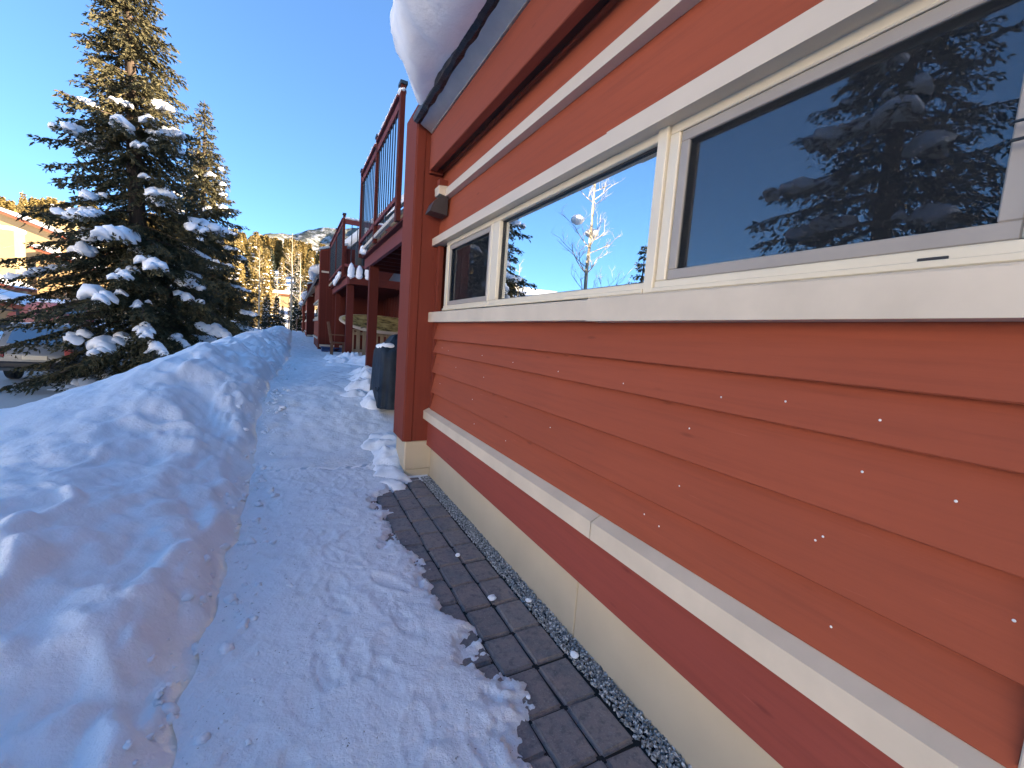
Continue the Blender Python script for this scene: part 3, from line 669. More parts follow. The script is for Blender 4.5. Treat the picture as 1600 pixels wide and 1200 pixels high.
# ------------------------------------------------------------------ things under the balconies
def grill():
    R = empty('covered_grill', (1.3, 5.9, .5)); tag(R, 'barbecue grill under a dark blue tarpaulin beside the pier', 'grill')
    # draped cover: superellipse rings with folds
    rings = [(.45, .29, .46), (.62, .285, .455), (.85, .275, .44), (1.05, .265, .43), (1.16, .26, .425), (1.215, .235, .40), (1.25, .20, .33), (1.30, .16, .28), (1.36, .12, .22), (1.385, .06, .12)]
    n = 56; v = []
    for j, (z, a, b) in enumerate(rings):
        for k in range(n):
            t = 2*math.pi*k/n; c, s = math.cos(t), math.sin(t); e = .38
            fold = 1+(.035*math.sin(7*t+.6)+.025*math.sin(13*t+j*.3))*(1.25-z)/.8*(z < 1.2)+.012*float(vnoise(k*.5, z*4, 3))
            if z > 1.2: fold += .10*float(vnoise(k*.35, z*6, 5))
            v.append((1.27+a*fold*math.copysign(abs(c)**e, c)+(.05 if z > 1.23 else 0), 5.93+b*fold*math.copysign(abs(s)**e, s), z+(.03*float(vnoise(k*.4, 1.5, 8)) if z > 1.2 else 0)))
    f = [(j*n+k, j*n+(k+1) % n, (j+1)*n+(k+1) % n, (j+1)*n+k) for j in range(len(rings)-1) for k in range(n)]+[tuple(range((len(rings)-1)*n, len(rings)*n))]
    t = NT('tarpaulin', .6, .25); vv = t.map((1, 1, 1)); t.col(t.ramp(t.noise(vv, 5, 4), [(.35, (.007, .013, .022)), (.7, (.016, .028, .042))])); t.bump(t.noise(vv, 14, 4), .5, .02)
    mb = MB(); mb.add(v, f); c = mb.build('cover', t.m, R, True)
    MB().tube([(.985, 5.55, .72), (.975, 5.62, .66), (.98, 5.75, .70), (.975, 5.9, .64)], .006, 5).build('drawstring', M['black'], c)
    for yy in (5.65, 6.2): MB().tube([(1.2, yy, .5), (1.2, yy, .62)], .03, 8).build('leg', M['black'], R)
    snow_lump('rail_snow', 'snow lying on top of the covered grill', [(1.13, 5.72, 1.235, .12, .10, .045), (1.08, 5.95, 1.225, .09, .13, .04), (1.17, 6.1, 1.235, .10, .10, .045)], seed=41, sub=2)
grill()
def heap(label, lumps, seed, x0, x1, y0, y1, res=.022):
    """shovelled snow: a height field of broken lumps, thinning out to nothing at its rim"""
    us = np.arange(x0, x1, res); vs = np.arange(y0, y1, res)
    def fz(x, y):
        g = g_path(y)+.015; w1 = .07*fbm(x*4, y*4, 3, seed); w2 = .07*fbm(x*4+9, y*4+5, 3, seed+3)
        hgt = 0*x
        for (a, b, r, hh) in lumps: hgt = np.maximum(hgt, hh*(1-ss(.25, 1.0, np.hypot(x+w1-a, y+w2-b)/r)))
        ch = np.abs(vnoise(x*9, y*9, seed+5))*.6+np.abs(vnoise(x*17, y*17, seed+6))*.35
        return g+hgt*(.72+.55*ch)+.01*fbm(x*14, y*14, 3, seed+8)*ss(0, .05, hgt)-.06*(1-ss(0, .03, hgt))
    V, F = grid(us, vs, lambda u, v: u+0*v, lambda u, v: v, fz)
    tag(link('snow_heap', npmesh('snow_heap', V, F, M['snow'], True)), label, 'snow heap', 'shovelled snow heaps')
heap('lumpy snow heap between the grill and the near deck post', [(1.12, 6.75, .34, .26), (.95, 6.5, .25, .17), (.98, 5.95, .22, .15), (1.2, 7.3, .45, .24), (.8, 6.2, .25, .08), (1.25, 8.1, .45, .16)], 51, .4, 1.9, 5.4, 8.7)
heap('snow heap at the foot of the far deck post', [(1.3, 11.4, .5, .24), (1.05, 11.0, .4, .15), (1.7, 10.9, .7, .22), (.95, 11.8, .3, .15), (.9, 10.2, .4, .07), (2.3, 11.2, .7, .25)], 52, .4, 3.0, 9.6, 12.8, .035)
heap('low snow spill at the foot of the pier', [(.95, 4.5, .26, .13), (.88, 4.22, .22, .06), (.98, 4.85, .35, .10), (.84, 3.98, .16, .03)], 53, .5, 1.3, 3.7, 5.3)
def paddle_board():
    R = empty('paddle_board', (2.3, 13.1, 1.40)); tag(R, 'mottled yellow paddle board lying on a wooden rack', 'paddle board')
    t = NT('mottled_board', .45, .4); v = t.map((1, 1, 1)); n = t.noise(t.map((1.2, 2.5, 5)), 2.2, 6, .7)
    t.col(t.ramp(n, [(.40, (.03, .028, .018)), (.47, (.28, .22, .08)), (.6, (.50, .42, .19)), (.75, (.56, .50, .28))]))
    def shell(thk, sc):
        vs = []; N = 40; ax = Vector((1, .12, -.02)).normalized(); w = Vector((0, .75, .62)).normalized(); nn = ax.cross(w)
        c = Vector((2.43, 13.2, 1.60))
        for side in (-1, 1):
            for k in range(N):
                a = 2*math.pi*k/N; u = math.cos(a); s = math.sin(a); u2 = math.copysign(abs(u)**.8, u)
                vs.append(c+ax*(1.28*u2*sc)+w*((.36*s*sc)*(1-.12*max(0, -u)))+nn*(thk*side*(1-.5*u*u))-w*0+Vector((0, 0, .05*max(0, -u)**2)))
        b = len(vs); vs += [c+nn*thk, c-nn*thk]
        f = [(k, (k+1) % N, N+(k+1) % N, N+k) for k in range(N)]+[(b+1, (k+1) % N, k) for k in range(N)]+[(b, N+k, N+(k+1) % N) for k in range(N)]
        m = MB(); m.add(vs, f); return m
    shell(.05, 1).build('hull', M['trim'], R); shell(.058, .95).build('deck_pad', t.m, R)
    MB().bar((1.72, 12.86, 1.46), (1.83, 12.80, 1.50), .02, .03).build('strap', M['black'], R)
paddle_board()
wd = wood('weathered_wood', (.30, .22, .14), 'z', .25, .75, False)
def rack():
    R = empty('picket_rack', (2.0, 13.3, .5)); tag(R, 'weathered wooden picket rack under the paddle board', 'rack')
    for k in range(7): bx('picket', wd, R, 1.5+k*.17, 1.6+k*.17, 13.3, 13.325, .5, 1.38, ch=.002)
    bx('rail', wd, R, 1.45, 2.75, 13.326, 13.365, 1.25, 1.34); bx('rail', wd, R, 1.45, 2.75, 13.326, 13.365, .75, .83)
    bx('top_plank', wd, R, 1.45, 2.75, 13.2, 13.45, 1.381, 1.41)
rack()
def chair():
    R = empty('garden_chair', (1.2, 14.0, .55)); tag(R, 'wooden garden chair facing the path by the plank wall', 'chair')
    w2 = wood('chair_wood', (.16, .085, .05), 'z', .3, .7, False)
    for x, y in ((1.06, 13.75), (1.06, 14.2), (1.4, 13.75), (1.4, 14.2)): bx('leg', w2, R, x-.025, x+.025, y-.025, y+.025, .5, .95)
    bx('seat', w2, R, 1.02, 1.44, 13.72, 14.23, .951, .985)
    for y in (13.76, 13.93, 14.1, 14.2): MB().bar((1.04, y, .986), (.94, y, 1.58), .05, .025).build('back_slat', w2, R)
    MB().bar((.945, 13.72, 1.54), (.945, 14.24, 1.54), .03, .06).build('back_rail', w2, R)
    for y in (13.73, 14.22): MB().bar((.98, y, 1.2), (1.4, y, 1.2), .05, .025).build('armrest', w2, R)
chair()
def crate():
    R = empty('storage_box', (1.02, 15.2, .45)); tag(R, 'low dark blue storage box at the foot of the plank wing wall', 'box')
    m = plain('blue_plastic', (.02, .05, .14), .45, .2, 5)
    b = bx('body', m, R, .88, 1.62, 15.6, 16.1, .40, .70, ch=.02); bx('lid', m, R, .86, 1.64, 15.58, 16.12, .701, .74, ch=.012)
    for k in range(5): bx('rib', m, b, .93+k*.15, .96+k*.15, 15.588, 15.599, .44, .67)
crate()

# ------------------------------------------------------------------ trees
def spruce(seed, h, r, base, dens=1.0, tuft=.085, whorl=.34, low=.06, droop=.32, lean=(0, 0), reach=None, pw=1.0):
    """trunk mesh data, crown triangles, and places where snow can lie"""
    g = np.random.default_rng(seed); bxs = np.array(base, float)
    top = bxs+np.array([lean[0], lean[1], h])
    tr = MB(); n = 9; pts = []; rad = []
    for i in range(n+1):
        t = i/n; pts.append(tuple(bxs*(1-t)+top*t+np.array([g.normal()*.02, g.normal()*.02, 0])*(0 < i < n))); rad.append(max(.012, (.019*h+.02)*(1-t)**.9+.006))
    tr.tube(pts, rad, 10)
    P0 = []; P1 = []; W = []; nor = []; seats = []; br = MB()
    z = low*h
    while z < h*.985:
        t = z/h; nb = int(g.integers(5, 9)) if t < .85 else 4
        ph = g.random()*6.28
        for k in range(nb):
            az = ph+k*2*math.pi/nb+g.normal()*.22
            L = r*(1-t)**pw*g.uniform(.66, 1.12)*(1 if t > .12 else .72+2.3*t)+.10
            if reach: L *= reach(az, t)
            up = .30*(t-.25)+g.normal()*.06
            m = max(5, int(L/.16)); s = np.linspace(0, 1, m+1)
            d = np.array([math.cos(az), math.sin(az)])
            zz = z+g.normal()*.08*whorl+L*(up*s-droop*s**1.7*(1.1-.65*t)+.16*s**4)
            c0 = bxs*(1-t)+top*t
            B = np.stack([c0[0]+d[0]*L*s, c0[1]+d[1]*L*s, bxs[2]+zz], -1); B[:, :2] += g.normal(size=(m+1, 2))*.02*L*s[:, None]
            br.tube([tuple(q) for q in B[::max(1, m//4)]], [max(.004, .020*L*(1-q)+.004) for q in s[::max(1, m//4)]], 4, cap=False)
            if L > .6: seats.append((B, L, az, t))
            # twigs to both sides plus the leader
            nt = max(4, int(L/.085*dens))
            for q in range(nt):
                sq = .10+.90*(q+g.random())/nt; i = min(m-1, int(sq*m)); fr = sq*m-i
                p = B[i]*(1-fr)+B[i+1]*fr
                side = g.choice((-1, 1)); ang = az+side*g.uniform(.5, 1.15)*(1-.4*sq)
                l = (.34*L*(1.05-sq)+.13)*g.uniform(.6, 1.15); l = min(l, .8)
                ns = max(2, int(l/.055)); ts = (np.arange(ns)+g.random(ns)*.6)/ns
                tw = np.stack([p[0]+math.cos(ang)*l*ts, p[1]+math.sin(ang)*l*ts, p[2]-l*(.28*ts+.75*ts**2*g.uniform(.4, 1.1))], -1)
                for rep in range(3):
                    a2 = ang+g.normal(size=ns)*.75; dn = -.45+g.normal(size=ns)*.42
                    dv = np.stack([np.cos(a2), np.sin(a2), dn], -1); ln = tuft*g.uniform(.6, 1.35, ns)
                    P0.append(tw+g.normal(size=(ns, 3))*.012); P1.append(tw+dv*ln[:, None]); W.append(ln*g.uniform(.14, .26, ns))
        z += whorl*(1-.45*t)*g.uniform(.75, 1.25)
    P0 = np.vstack(P0); P1 = np.vstack(P1); W = np.concatenate(W); d = P1-P0
    sd = np.cross(d, g.normal(size=d.shape)); sd /= np.linalg.norm(sd, axis=1)[:, None]+1e-9
    mid = P0+.45*d
    V = np.stack([P0, mid+sd*W[:, None], P1, mid-sd*W[:, None]], 1).reshape(-1, 3); i = np.arange(len(P0))*4
    F = np.stack([i, i+1, i+2, i+3], -1)
    return tr, br, V, F, seats
BLOB = {}
def blob(sub):
    if sub not in BLOB:
        bm = bmesh.new(); bmesh.ops.create_icosphere(bm, subdivisions=sub, radius=1); BLOB[sub] = (np.array([v.co[:] for v in bm.verts]), np.array([[v.index for v in f.verts] for f in bm.faces])); bm.free()
    return BLOB[sub]
def branch_snow(parent, seat, g, s0, s1, w, name='snow_clump', mat='treesnow', sub=2, thick=.55):
    """snow lying along a stretch of branch"""
    B, L, az, t = seat; bv, bf = blob(sub); V = []; F = []; n0 = 0
    n = max(3, int((s1-s0)*L/(w*.42)))
    for q in range(n):
        s = s0+(s1-s0)*q/(n-1); i = min(len(B)-2, int(s*(len(B)-1))); fr = s*(len(B)-1)-i; p = B[i]*(1-fr)+B[i+1]*fr
        k = g.uniform(.55, 1.15)*(1-.35*abs(2*q/(n-1)-1)); a = w*k
        rr = 1+.30*fbm(bv[:, 0]*1.6+q*3+seatseed(seat), bv[:, 1]*1.6+bv[:, 2]*2, 3, 7)
        off = np.array([-math.sin(az), math.cos(az), 0])*g.normal()*w*.45
        sag = -.85*np.clip(np.abs(bv[:, 0]*math.sin(az)-bv[:, 1]*math.cos(az)), 0, 1)**2*a
        v = bv*rr[:, None]*np.array([a, a, a*thick]); v[:, 2] += sag; V.append(v+p+off+np.array([0, 0, a*thick*.45])); F.append(bf+n0); n0 += len(bv)
    return link(name, npmesh(name, np.vstack(V), np.vstack(F), M[mat], True), parent)
def seatseed(s): return float(s[0][0, 2]*3.7+s[2])
def plant_spruce(name, label, seed, h, r, base, mat='needle', nsnow=30, pick=None, wr=(.12, .30), group='spruces beside the path', bark='bark', **k):
    R = empty(name, base); tag(R, label, 'tree', group)
    tr, br, V, F, seats = spruce(seed, h, r, base, **k)
    tk = tr.build('trunk', M[bark], R, True); br.build('branches', M[bark], R, rec=False)['kind'] = 'stuff'
    link('crown', npmesh('crown', V, F, M[mat]), R)
    g = np.random.default_rng(seed+100); idx = [s for s in seats if pick is None or pick(s)]
    g.shuffle(idx)
    for s in idx[:nsnow]:
        a = g.uniform(.3, .7); ln = g.uniform(.12, .42)
        branch_snow(R, s, g, a, min(.98, a+ln), g.uniform(*wr)*(.5+.5*min(1, s[1]/2)))
    return R
HT1 = float(H_left(-4.0, 16.2)); 
towards = lambda s: (math.cos(s[2])*.30-math.sin(s[2])*.95) > -.15     # branches on the camera's side
plant_spruce('spruce', 'tall spruce with snow loaded boughs and a sunlit tan top', 7, 13.8, 3.15, (-3.85, 16.2, HT1-.1), nsnow=50, pick=lambda s: towards(s) and s[3] < .60 and s[1] > .9, wr=(.15, .33), dens=1.6, low=.03, whorl=.36, lean=(-.35, 0), droop=.5, tuft=.095, reach=lambda az, t: 1+.18*max(0, -math.cos(az))*(.2 < t < .42))
HT2 = float(H_left(-4.5, 26.5))
plant_spruce('spruce', 'second spruce behind the tall one, right side catching the sun', 12, 12.6, 3.3, (-3.95, 26.5, -.85), nsnow=42, pick=lambda s: towards(s) and s[1] > .7, wr=(.14, .30), dens=1.3, tuft=.12, low=.03, whorl=.40, droop=.45)
# spruces left of the photographer that the windows mirror
plant_spruce('spruce', 'broad spruce left of the bank, mirrored in the near window', 21, 9.8, 3.1, (-5.6, 3.6, -.5), nsnow=34, pick=lambda s: math.cos(s[2]) > .1 and s[3] < .8, wr=(.16, .30), dens=1.7, tuft=.075, low=.06, whorl=.42, droop=.5)
plant_spruce('spruce', 'small spruce far across the road, mirrored in the wide pane', 23, 8.0, 1.9, (-17.5, 21.5, .1), nsnow=10, dens=.4, tuft=.16, whorl=.55)

def bare_tree(name, label, seed, h, base, spread=.42, mat='palebark', depth=5, group=None, r0=None, balls=0, thin=.62, snowy=0):
    g = np.random.default_rng(seed); R = empty(name, base); tag(R, label, 'tree', group); tr = MB(); tw = MB(); tips = []
    def grow(p, d, L, rad, lev):
        n = 3; pts = [p]; dd = d.copy()
        for i in range(n):
            dd = dd+g.normal(size=3)*.10+np.array([0, 0, .07]); dd /= np.linalg.norm(dd); pts.append(pts[-1]+dd*L/n)
        (tr if lev == 0 else tw).tube([tuple(q) for q in pts], [rad*(1-.45*i/n) for i in range(n+1)], 5 if lev < 2 else 3, cap=False)
        tips.append((pts[-1], lev))
        if lev >= depth: return
        nk = 3 if lev > 0 else 0
        for k in range(nk):
            i = int(g.integers(1, n+1)); a = g.random()*6.28; o = np.array([math.cos(a), math.sin(a), g.uniform(-.1, .4)])
            nd = dd*(1-spread)+o*spread*1.3; nd /= np.linalg.norm(nd); grow(pts[i], nd, L*thin*g.uniform(.75, 1.15), rad*.5, lev+1)
    b = np.array(base, float); r0 = r0 or h*.011
    # leader with side limbs all the way up
    N = 11; pts = [b+np.array([g.normal()*.04*i/N, g.normal()*.04*i/N, h*i/N]) for i in range(N+1)]
    tr.tube([tuple(q) for q in pts], [max(.008, r0*(1-i/N)**.8) for i in range(N+1)], 8)
    for i in range(3, N+1):
        for k in range(3):
            a = g.random()*6.28; t = i/N; L = h*.27*(1-t*.72)*g.uniform(.7, 1.2); o = np.array([math.cos(a), math.sin(a), g.uniform(.35, 1.0)]); o /= np.linalg.norm(o)
            grow(pts[i]-np.array([0, 0, g.random()*h/N]), o, L*.55, r0*.34*(1-t*.6), 2)
    t = tr.build('trunk', M[mat], R, True, rec=False); tw.build('crown', M[mat], R, rec=False)
    big = [q for q, lev in tips if lev == 2]
    for k in range(balls):
        q = big[int(g.integers(0, len(big)))]; q = q if k > 1 else pts[7]+np.array([.45*(k*2-.6), .3, -.4+.5*k])
        bv, bf = blob(3); rr = 1+.25*fbm(bv[:, 0]*1.8+k*4, bv[:, 1]*1.8+bv[:, 2], 3, 5); link('snow_clump', npmesh('snow_clump', bv*rr[:, None]*np.array([.30, .28, .22])+q, bf, M['treesnow'], True), R)
    return R
bare_tree('bare_aspen', 'bare pale aspen holding two snow balls, mirrored in the wide pane', 31, 12.5, (-10.3, 17.7, -.6), balls=2, depth=5, spread=.45)

# ------------------------------------------------------------------ across the road: houses, cars, fences
M['ochre'] = wood('ochre_siding', (.36, .265, .14), 'z', .12, .7, False); M['tanwall'] = wood('tan_siding', (.36, .25, .125), 'x', .12, .7, False)
M['rust'] = wood('rust_siding', (.28, .08, .045), 'z', .2, .7, False)
def shed_block(R, x0, x1, y0, y1, zb, zlo, zhi, wall, parentname='wall_block', snow=True):
    """a stepped volume whose roof falls towards +x, with a snow slab and windows"""
    w = MB().prism_y([(x0, zb), (x1, zb), (x1, zlo), (x0, zhi)], y0, y1).build(parentname, wall, R)
    dz = (zlo-zhi)/(x1-x0); r = MB().prism_y([(x0-.3, zhi+.01-dz*.3), (x1+.7, zlo+.01+dz*.7), (x1+.7, zlo+.25+dz*.7), (x0-.3, zhi+.25-dz*.3)], y0-.5, y1+.3).build('roof', M['rust'], R)
    s = MB(); N = 14; v = []; f = []
    for j, y in enumerate(np.linspace(y0-.55, y1+.3, 9)):
        for i in range(N+1):
            x = x0-.35+(x1+.8-x0+.35)*i/N; zz = zhi+.26+dz*(x-x0); b = .42*math.sqrt(max(0, 1-(2*i/N-1)**8))+.07*float(fbm(x*.8, y*.8, 3, 5)); v.append((x, y, zz+max(.0, b)))
        if j: f += [((j-1)*(N+1)+i, (j-1)*(N+1)+i+1, j*(N+1)+i+1, j*(N+1)+i) for i in range(N)]
    nb = len(v)
    for j, y in enumerate(np.linspace(y0-.55, y1+.3, 9)):
        for i in range(N+1): x = x0-.35+(x1+.8-x0+.35)*i/N; v.append((x, y, zhi+.262+dz*(x-x0)))
        if j: f += [(nb+(j-1)*(N+1)+i, nb+j*(N+1)+i, nb+j*(N+1)+i+1, nb+(j-1)*(N+1)+i+1) for i in range(N)]
    for i in range(N): f += [(i, nb+i, nb+i+1, i+1), (8*(N+1)+i, 8*(N+1)+i+1, nb+8*(N+1)+i+1, nb+8*(N+1)+i)]
    s.add(v, f); s.build('snow_cover', M['snow'], r, True)
    return w
def win(parent, x0, x1, y, z0, z1):
    w = bx('window', M['vinyl'], parent, x0, x1, y-.06, y-.001, z0, z1, ch=0); bx('pane', M['farglass'], w, x0+.1, x1-.1, y-.075, y-.0605, z0+.1, z1-.1, ch=0)
def far_town():
    R = empty('townhouse', (-25, 52, 0)); tag(R, 'ochre townhouse with stepped snowy roofs and a square tower behind the road', 'house', 'sunlit townhouses across the road')
    a = shed_block(R, -34, -24.5, 50, 60, -1, 4.6, 7.9, M['ochre'])
    b = shed_block(R, -31, -19.6, 47.5, 49.9, -1, 2.6, 5.7, M['tanwall'])
    c = shed_block(R, -28, -17.8, 44.5, 47.4, -1, .7, 3.0, M['ochre'])
    t = bx('tower', M['ochre'], R, -21.3, -20.0, 49.95, 51.6, -1, 7.2); bx('tower_cap', M['snow'], t, -21.4, -19.9, 49.85, 51.7, 7.201, 7.5, ch=.1)
    for x in (-23.5, -22.1): win(b, x, x+.9, 47.5, 2.0, 3.1)
    for x in (-23.6, -21.8, -20.0): win(c, x, x+.9, 44.5, -.3, .6)
    win(a, -27, -25.6, 50, 3.3, 4.4)
    R = empty('townhouse', (-18, 62, 0)); tag(R, 'second ochre townhouse half hidden behind the tall spruce', 'house', 'sunlit townhouses across the road')
    a = shed_block(R, -26, -16, 62, 70, -1, 6.6, 10.2, M['ochre']); b = shed_block(R, -22, -12.5, 58.5, 61.9, -1, 3.6, 6.6, M['tanwall'])
    t = bx('chimney', M['ochre'], R, -22.0, -20.4, 61.93, 63.4, 8.2, 11.4); bx('chimney_cap', M['snow'], t, -22.1, -20.3, 61.85, 63.5, 11.401, 11.7, ch=.1)
    for x in (-20, -18, -16): win(b, x, x+1, 58.5, 2.2, 3.6)
    for x in (-22.5, -20.6): win(a, x, x+1, 62, 6.2, 7.6)
    R = empty('garage', (-22, 38, 0)); tag(R, 'small cream garage with a snow covered lean-to roof at the left edge', 'garage')
    b = shed_block(R, -19.5, -14.6, 36, 39.5, -.5, 1.2, 2.3, M['tanwall']); g = bx('garage_door', M['vinyl'], R, -17.6, -15.4, 35.94, 35.99, -.4, 1.0)
    for k in range(3): bx('panel', M['trim2'], g, -17.55, -15.45, 35.915, 35.939, -.35+k*.45, .05+k*.45)
far_town()
def car(name, label, loc, paint, rz=0, snow=False):
    R = empty(name, loc); R.rotation_euler.z = rz; tag(R, label, 'car', 'parked cars')
    def loft(secs, nm, mat, par):       # sections: (y, halfwidth, z0, z1, inset at top)
        v = []; f = []
        for (y, w, z0, z1, ins) in secs: v += [(-w, y, z0), (w, y, z0), (w, y, (z0+z1)/2), (w-ins*.4, y, z1-.06), (w-ins, y, z1), (-w+ins, y, z1), (-w+ins*.4, y, z1-.06), (-w, y, (z0+z1)/2)]
        for i in range(len(secs)-1): f += [(i*8+k, i*8+(k+1) % 8, (i+1)*8+(k+1) % 8, (i+1)*8+k) for k in range(8)]
        f += [tuple(range(8))[::-1], tuple(range((len(secs)-1)*8, len(secs)*8))]
        me = MB(); me.add(v, f); return part(me, nm, mat, par, True)
    def part(mb, nm, mat, par, sm=False):
        me = mesh(nm, mb.v, mb.f, mat, sm); bm = bmesh.new(); bm.from_mesh(me); bmesh.ops.recalc_face_normals(bm, faces=bm.faces); bm.to_mesh(me); bm.free()
        if sm:
            me.set_sharp_from_angle(angle=math.radians(40))
        o = bpy.data.objects.new(nm, me); COL.objects.link(o); o.parent = par; return o
    body = loft([(-2.25, .78, .42, .82, .1), (-2.15, .86, .32, 1.0, .08), (-1.2, .9, .28, 1.05, .06), (.8, .9, .28, 1.02, .06), (1.5, .88, .3, .98, .10), (2.15, .82, .35, .86, .14), (2.28, .7, .42, .74, .12)], 'body', paint, R)
    cab = loft([(-2.12, .80, 1.0, 1.06, .06), (-1.85, .78, 1.03, 1.60, .16), (-1.5, .78, 1.03, 1.68, .18), (-.2, .78, 1.02, 1.70, .18), (.5, .77, 1.0, 1.58, .2), (1.15, .74, 1.0, 1.06, .1)], 'cabin', paint, R)
    gl = M['farglass']
    part(MB().add([(-.62, -2.125, 1.10), (.62, -2.125, 1.10), (.55, -1.895, 1.55), (-.55, -1.895, 1.55)], [(0, 1, 2, 3)]), 'rear_window', gl, cab)
    part(MB().add([(-.62, 1.12, 1.09), (.62, 1.12, 1.09), (.56, .56, 1.53), (-.56, .56, 1.53)], [(0, 3, 2, 1)]), 'windscreen', gl, cab)
    for s in (-1, 1):
        part(MB().add([(s*.79, -1.6, 1.12), (s*.785, .7, 1.10), (s*.66, .35, 1.50), (s*.665, -1.45, 1.56)], [(0, 1, 2, 3)]), 'side_window', gl, cab)
        part(MB().box(s*.62, s*.80, -2.27, -2.12, .72, .98, ch=.02), 'tail_light', plain('tail_light_red', (.35, .02, .02), .3, .1), body)
        part(MB().box(s*.5, s*.76, 2.15, 2.27, .62, .76, ch=.02), 'headlight', M['metal'], body)
        for y in (-1.35, 1.4):
            wl = part(MB().tube([(s*.70, y, .33), (s*.90, y, .33)], .33, 20), 'wheel', M['black'], R, True); part(MB().tube([(s*.88, y, .33), (s*.915, y, .33)], .2, 14), 'rim', M['metal'], wl)
    part(MB().box(-.80, .80, -2.33, -2.2, .42, .60, ch=.04), 'bumper', M['black'], body)
    part(MB().box(-.26, .26, -2.275, -2.24, .66, .78, ch=.005), 'number_plate', M['vinyl'], body)
    if snow:
        bv, bf = blob(3); rr = 1+.12*fbm(bv[:, 0]*2, bv[:, 1]*2, 3, 3); o = bpy.data.objects.new('snow_cover', npmesh('snow_cover', bv*rr[:, None]*np.array([.66, 1.25, .28])+np.array([0, -.65, 1.68]), bf, M['snow'], True)); COL.objects.link(o); o.parent = R
car('parked_car', 'dusty grey car parked on the road behind the tall spruce', (-6.55, 19.4, -.79), plain('grey_paint', (.16, .165, .165), .35, .08, 3, metal=.2))
car('parked_car', 'red car with snow on its roof parked across the road', (-12.9, 35.5, -.05), plain('red_paint', (.40, .10, .08), .4, .1, 3), .9, True)
def rail_fence(label, p, q, n, h, zf, mat, cap=False):
    R = empty('rail_fence', (p[0], p[1], zf(p[0], p[1]))); tag(R, label, 'fence', 'fences around the road')
    P = [Vector((p[0]+(q[0]-p[0])*i/n, p[1]+(q[1]-p[1])*i/n, 0)) for i in range(n+1)]
    for a in P: a.z = zf(a.x, a.y); bx('post', mat, R, a.x-.05, a.x+.05, a.y-.05, a.y+.05, a.z-.3, a.z+h)
    for a, b in zip(P[:-1], P[1:]):
        for k in (.4, .9): MB().bar(a+Vector((0, -.06, h*k)), b+Vector((0, -.06, h*k)), .04, .09).build('rail', mat, R)
        if cap: MB().bar(a+Vector((0, -.02, h+.08)), b+Vector((0, -.02, h+.08)), .22, .14).build('snow_cover', M['snow'], R)
zl = lambda x, y: float(H_left(x, y))
dk = plain('dark_timber', (.045, .038, .034), .8, .2, 6)
rail_fence('dark two rail fence on the snowy far side of the road', (-19, 33), (-12.6, 31.5), 6, 1.1, zl, dk)
rail_fence('snow capped timber railing where the bank ends below the hill', (-8.3, 45), (-4.2, 42.5), 4, 1.0, lambda x, y: .15, plain('grey_timber', (.12, .11, .10), .8, .2, 6), True)
for x, y, hh, lab in ((.35, 47, 1.6, 'thin grey stake at the end of the path nearest the houses'), (-.35, 49, 2.4, 'taller thin stake at the end of the path')):
    zz = .6; o = MB().tube([(x, y, zz-.2), (x+.02, y, zz+hh)], .045, 8).build('stake', M['greybark']); tag(o, lab, 'stake', 'stakes at the end of the path')
for i, (x, y, r_, lab) in enumerate(((-13.8, 29.6, .55, 'low dark boulder nearest the left edge below the fence'), (-12.9, 30.2, .5, 'dark boulder in the middle of the wall below the fence'), (-12.0, 30.5, .42, 'small dark boulder at the right of the wall below the fence'))):
    bv, bf = blob(3); rr = 1+.25*fbm(bv[:, 0]*1.5+i*5, bv[:, 1]*1.5+bv[:, 2], 3, 5); o = link('boulder', npmesh('boulder', bv*rr[:, None]*np.array([r_*1.7, r_, r_*.8])+np.array([x, y, zl(x, y)+.05]), bf, plain('dark_rock', (.07, .065, .06), .85, .3, 4), True)); tag(o, lab, 'boulder', 'boulders below the fence')

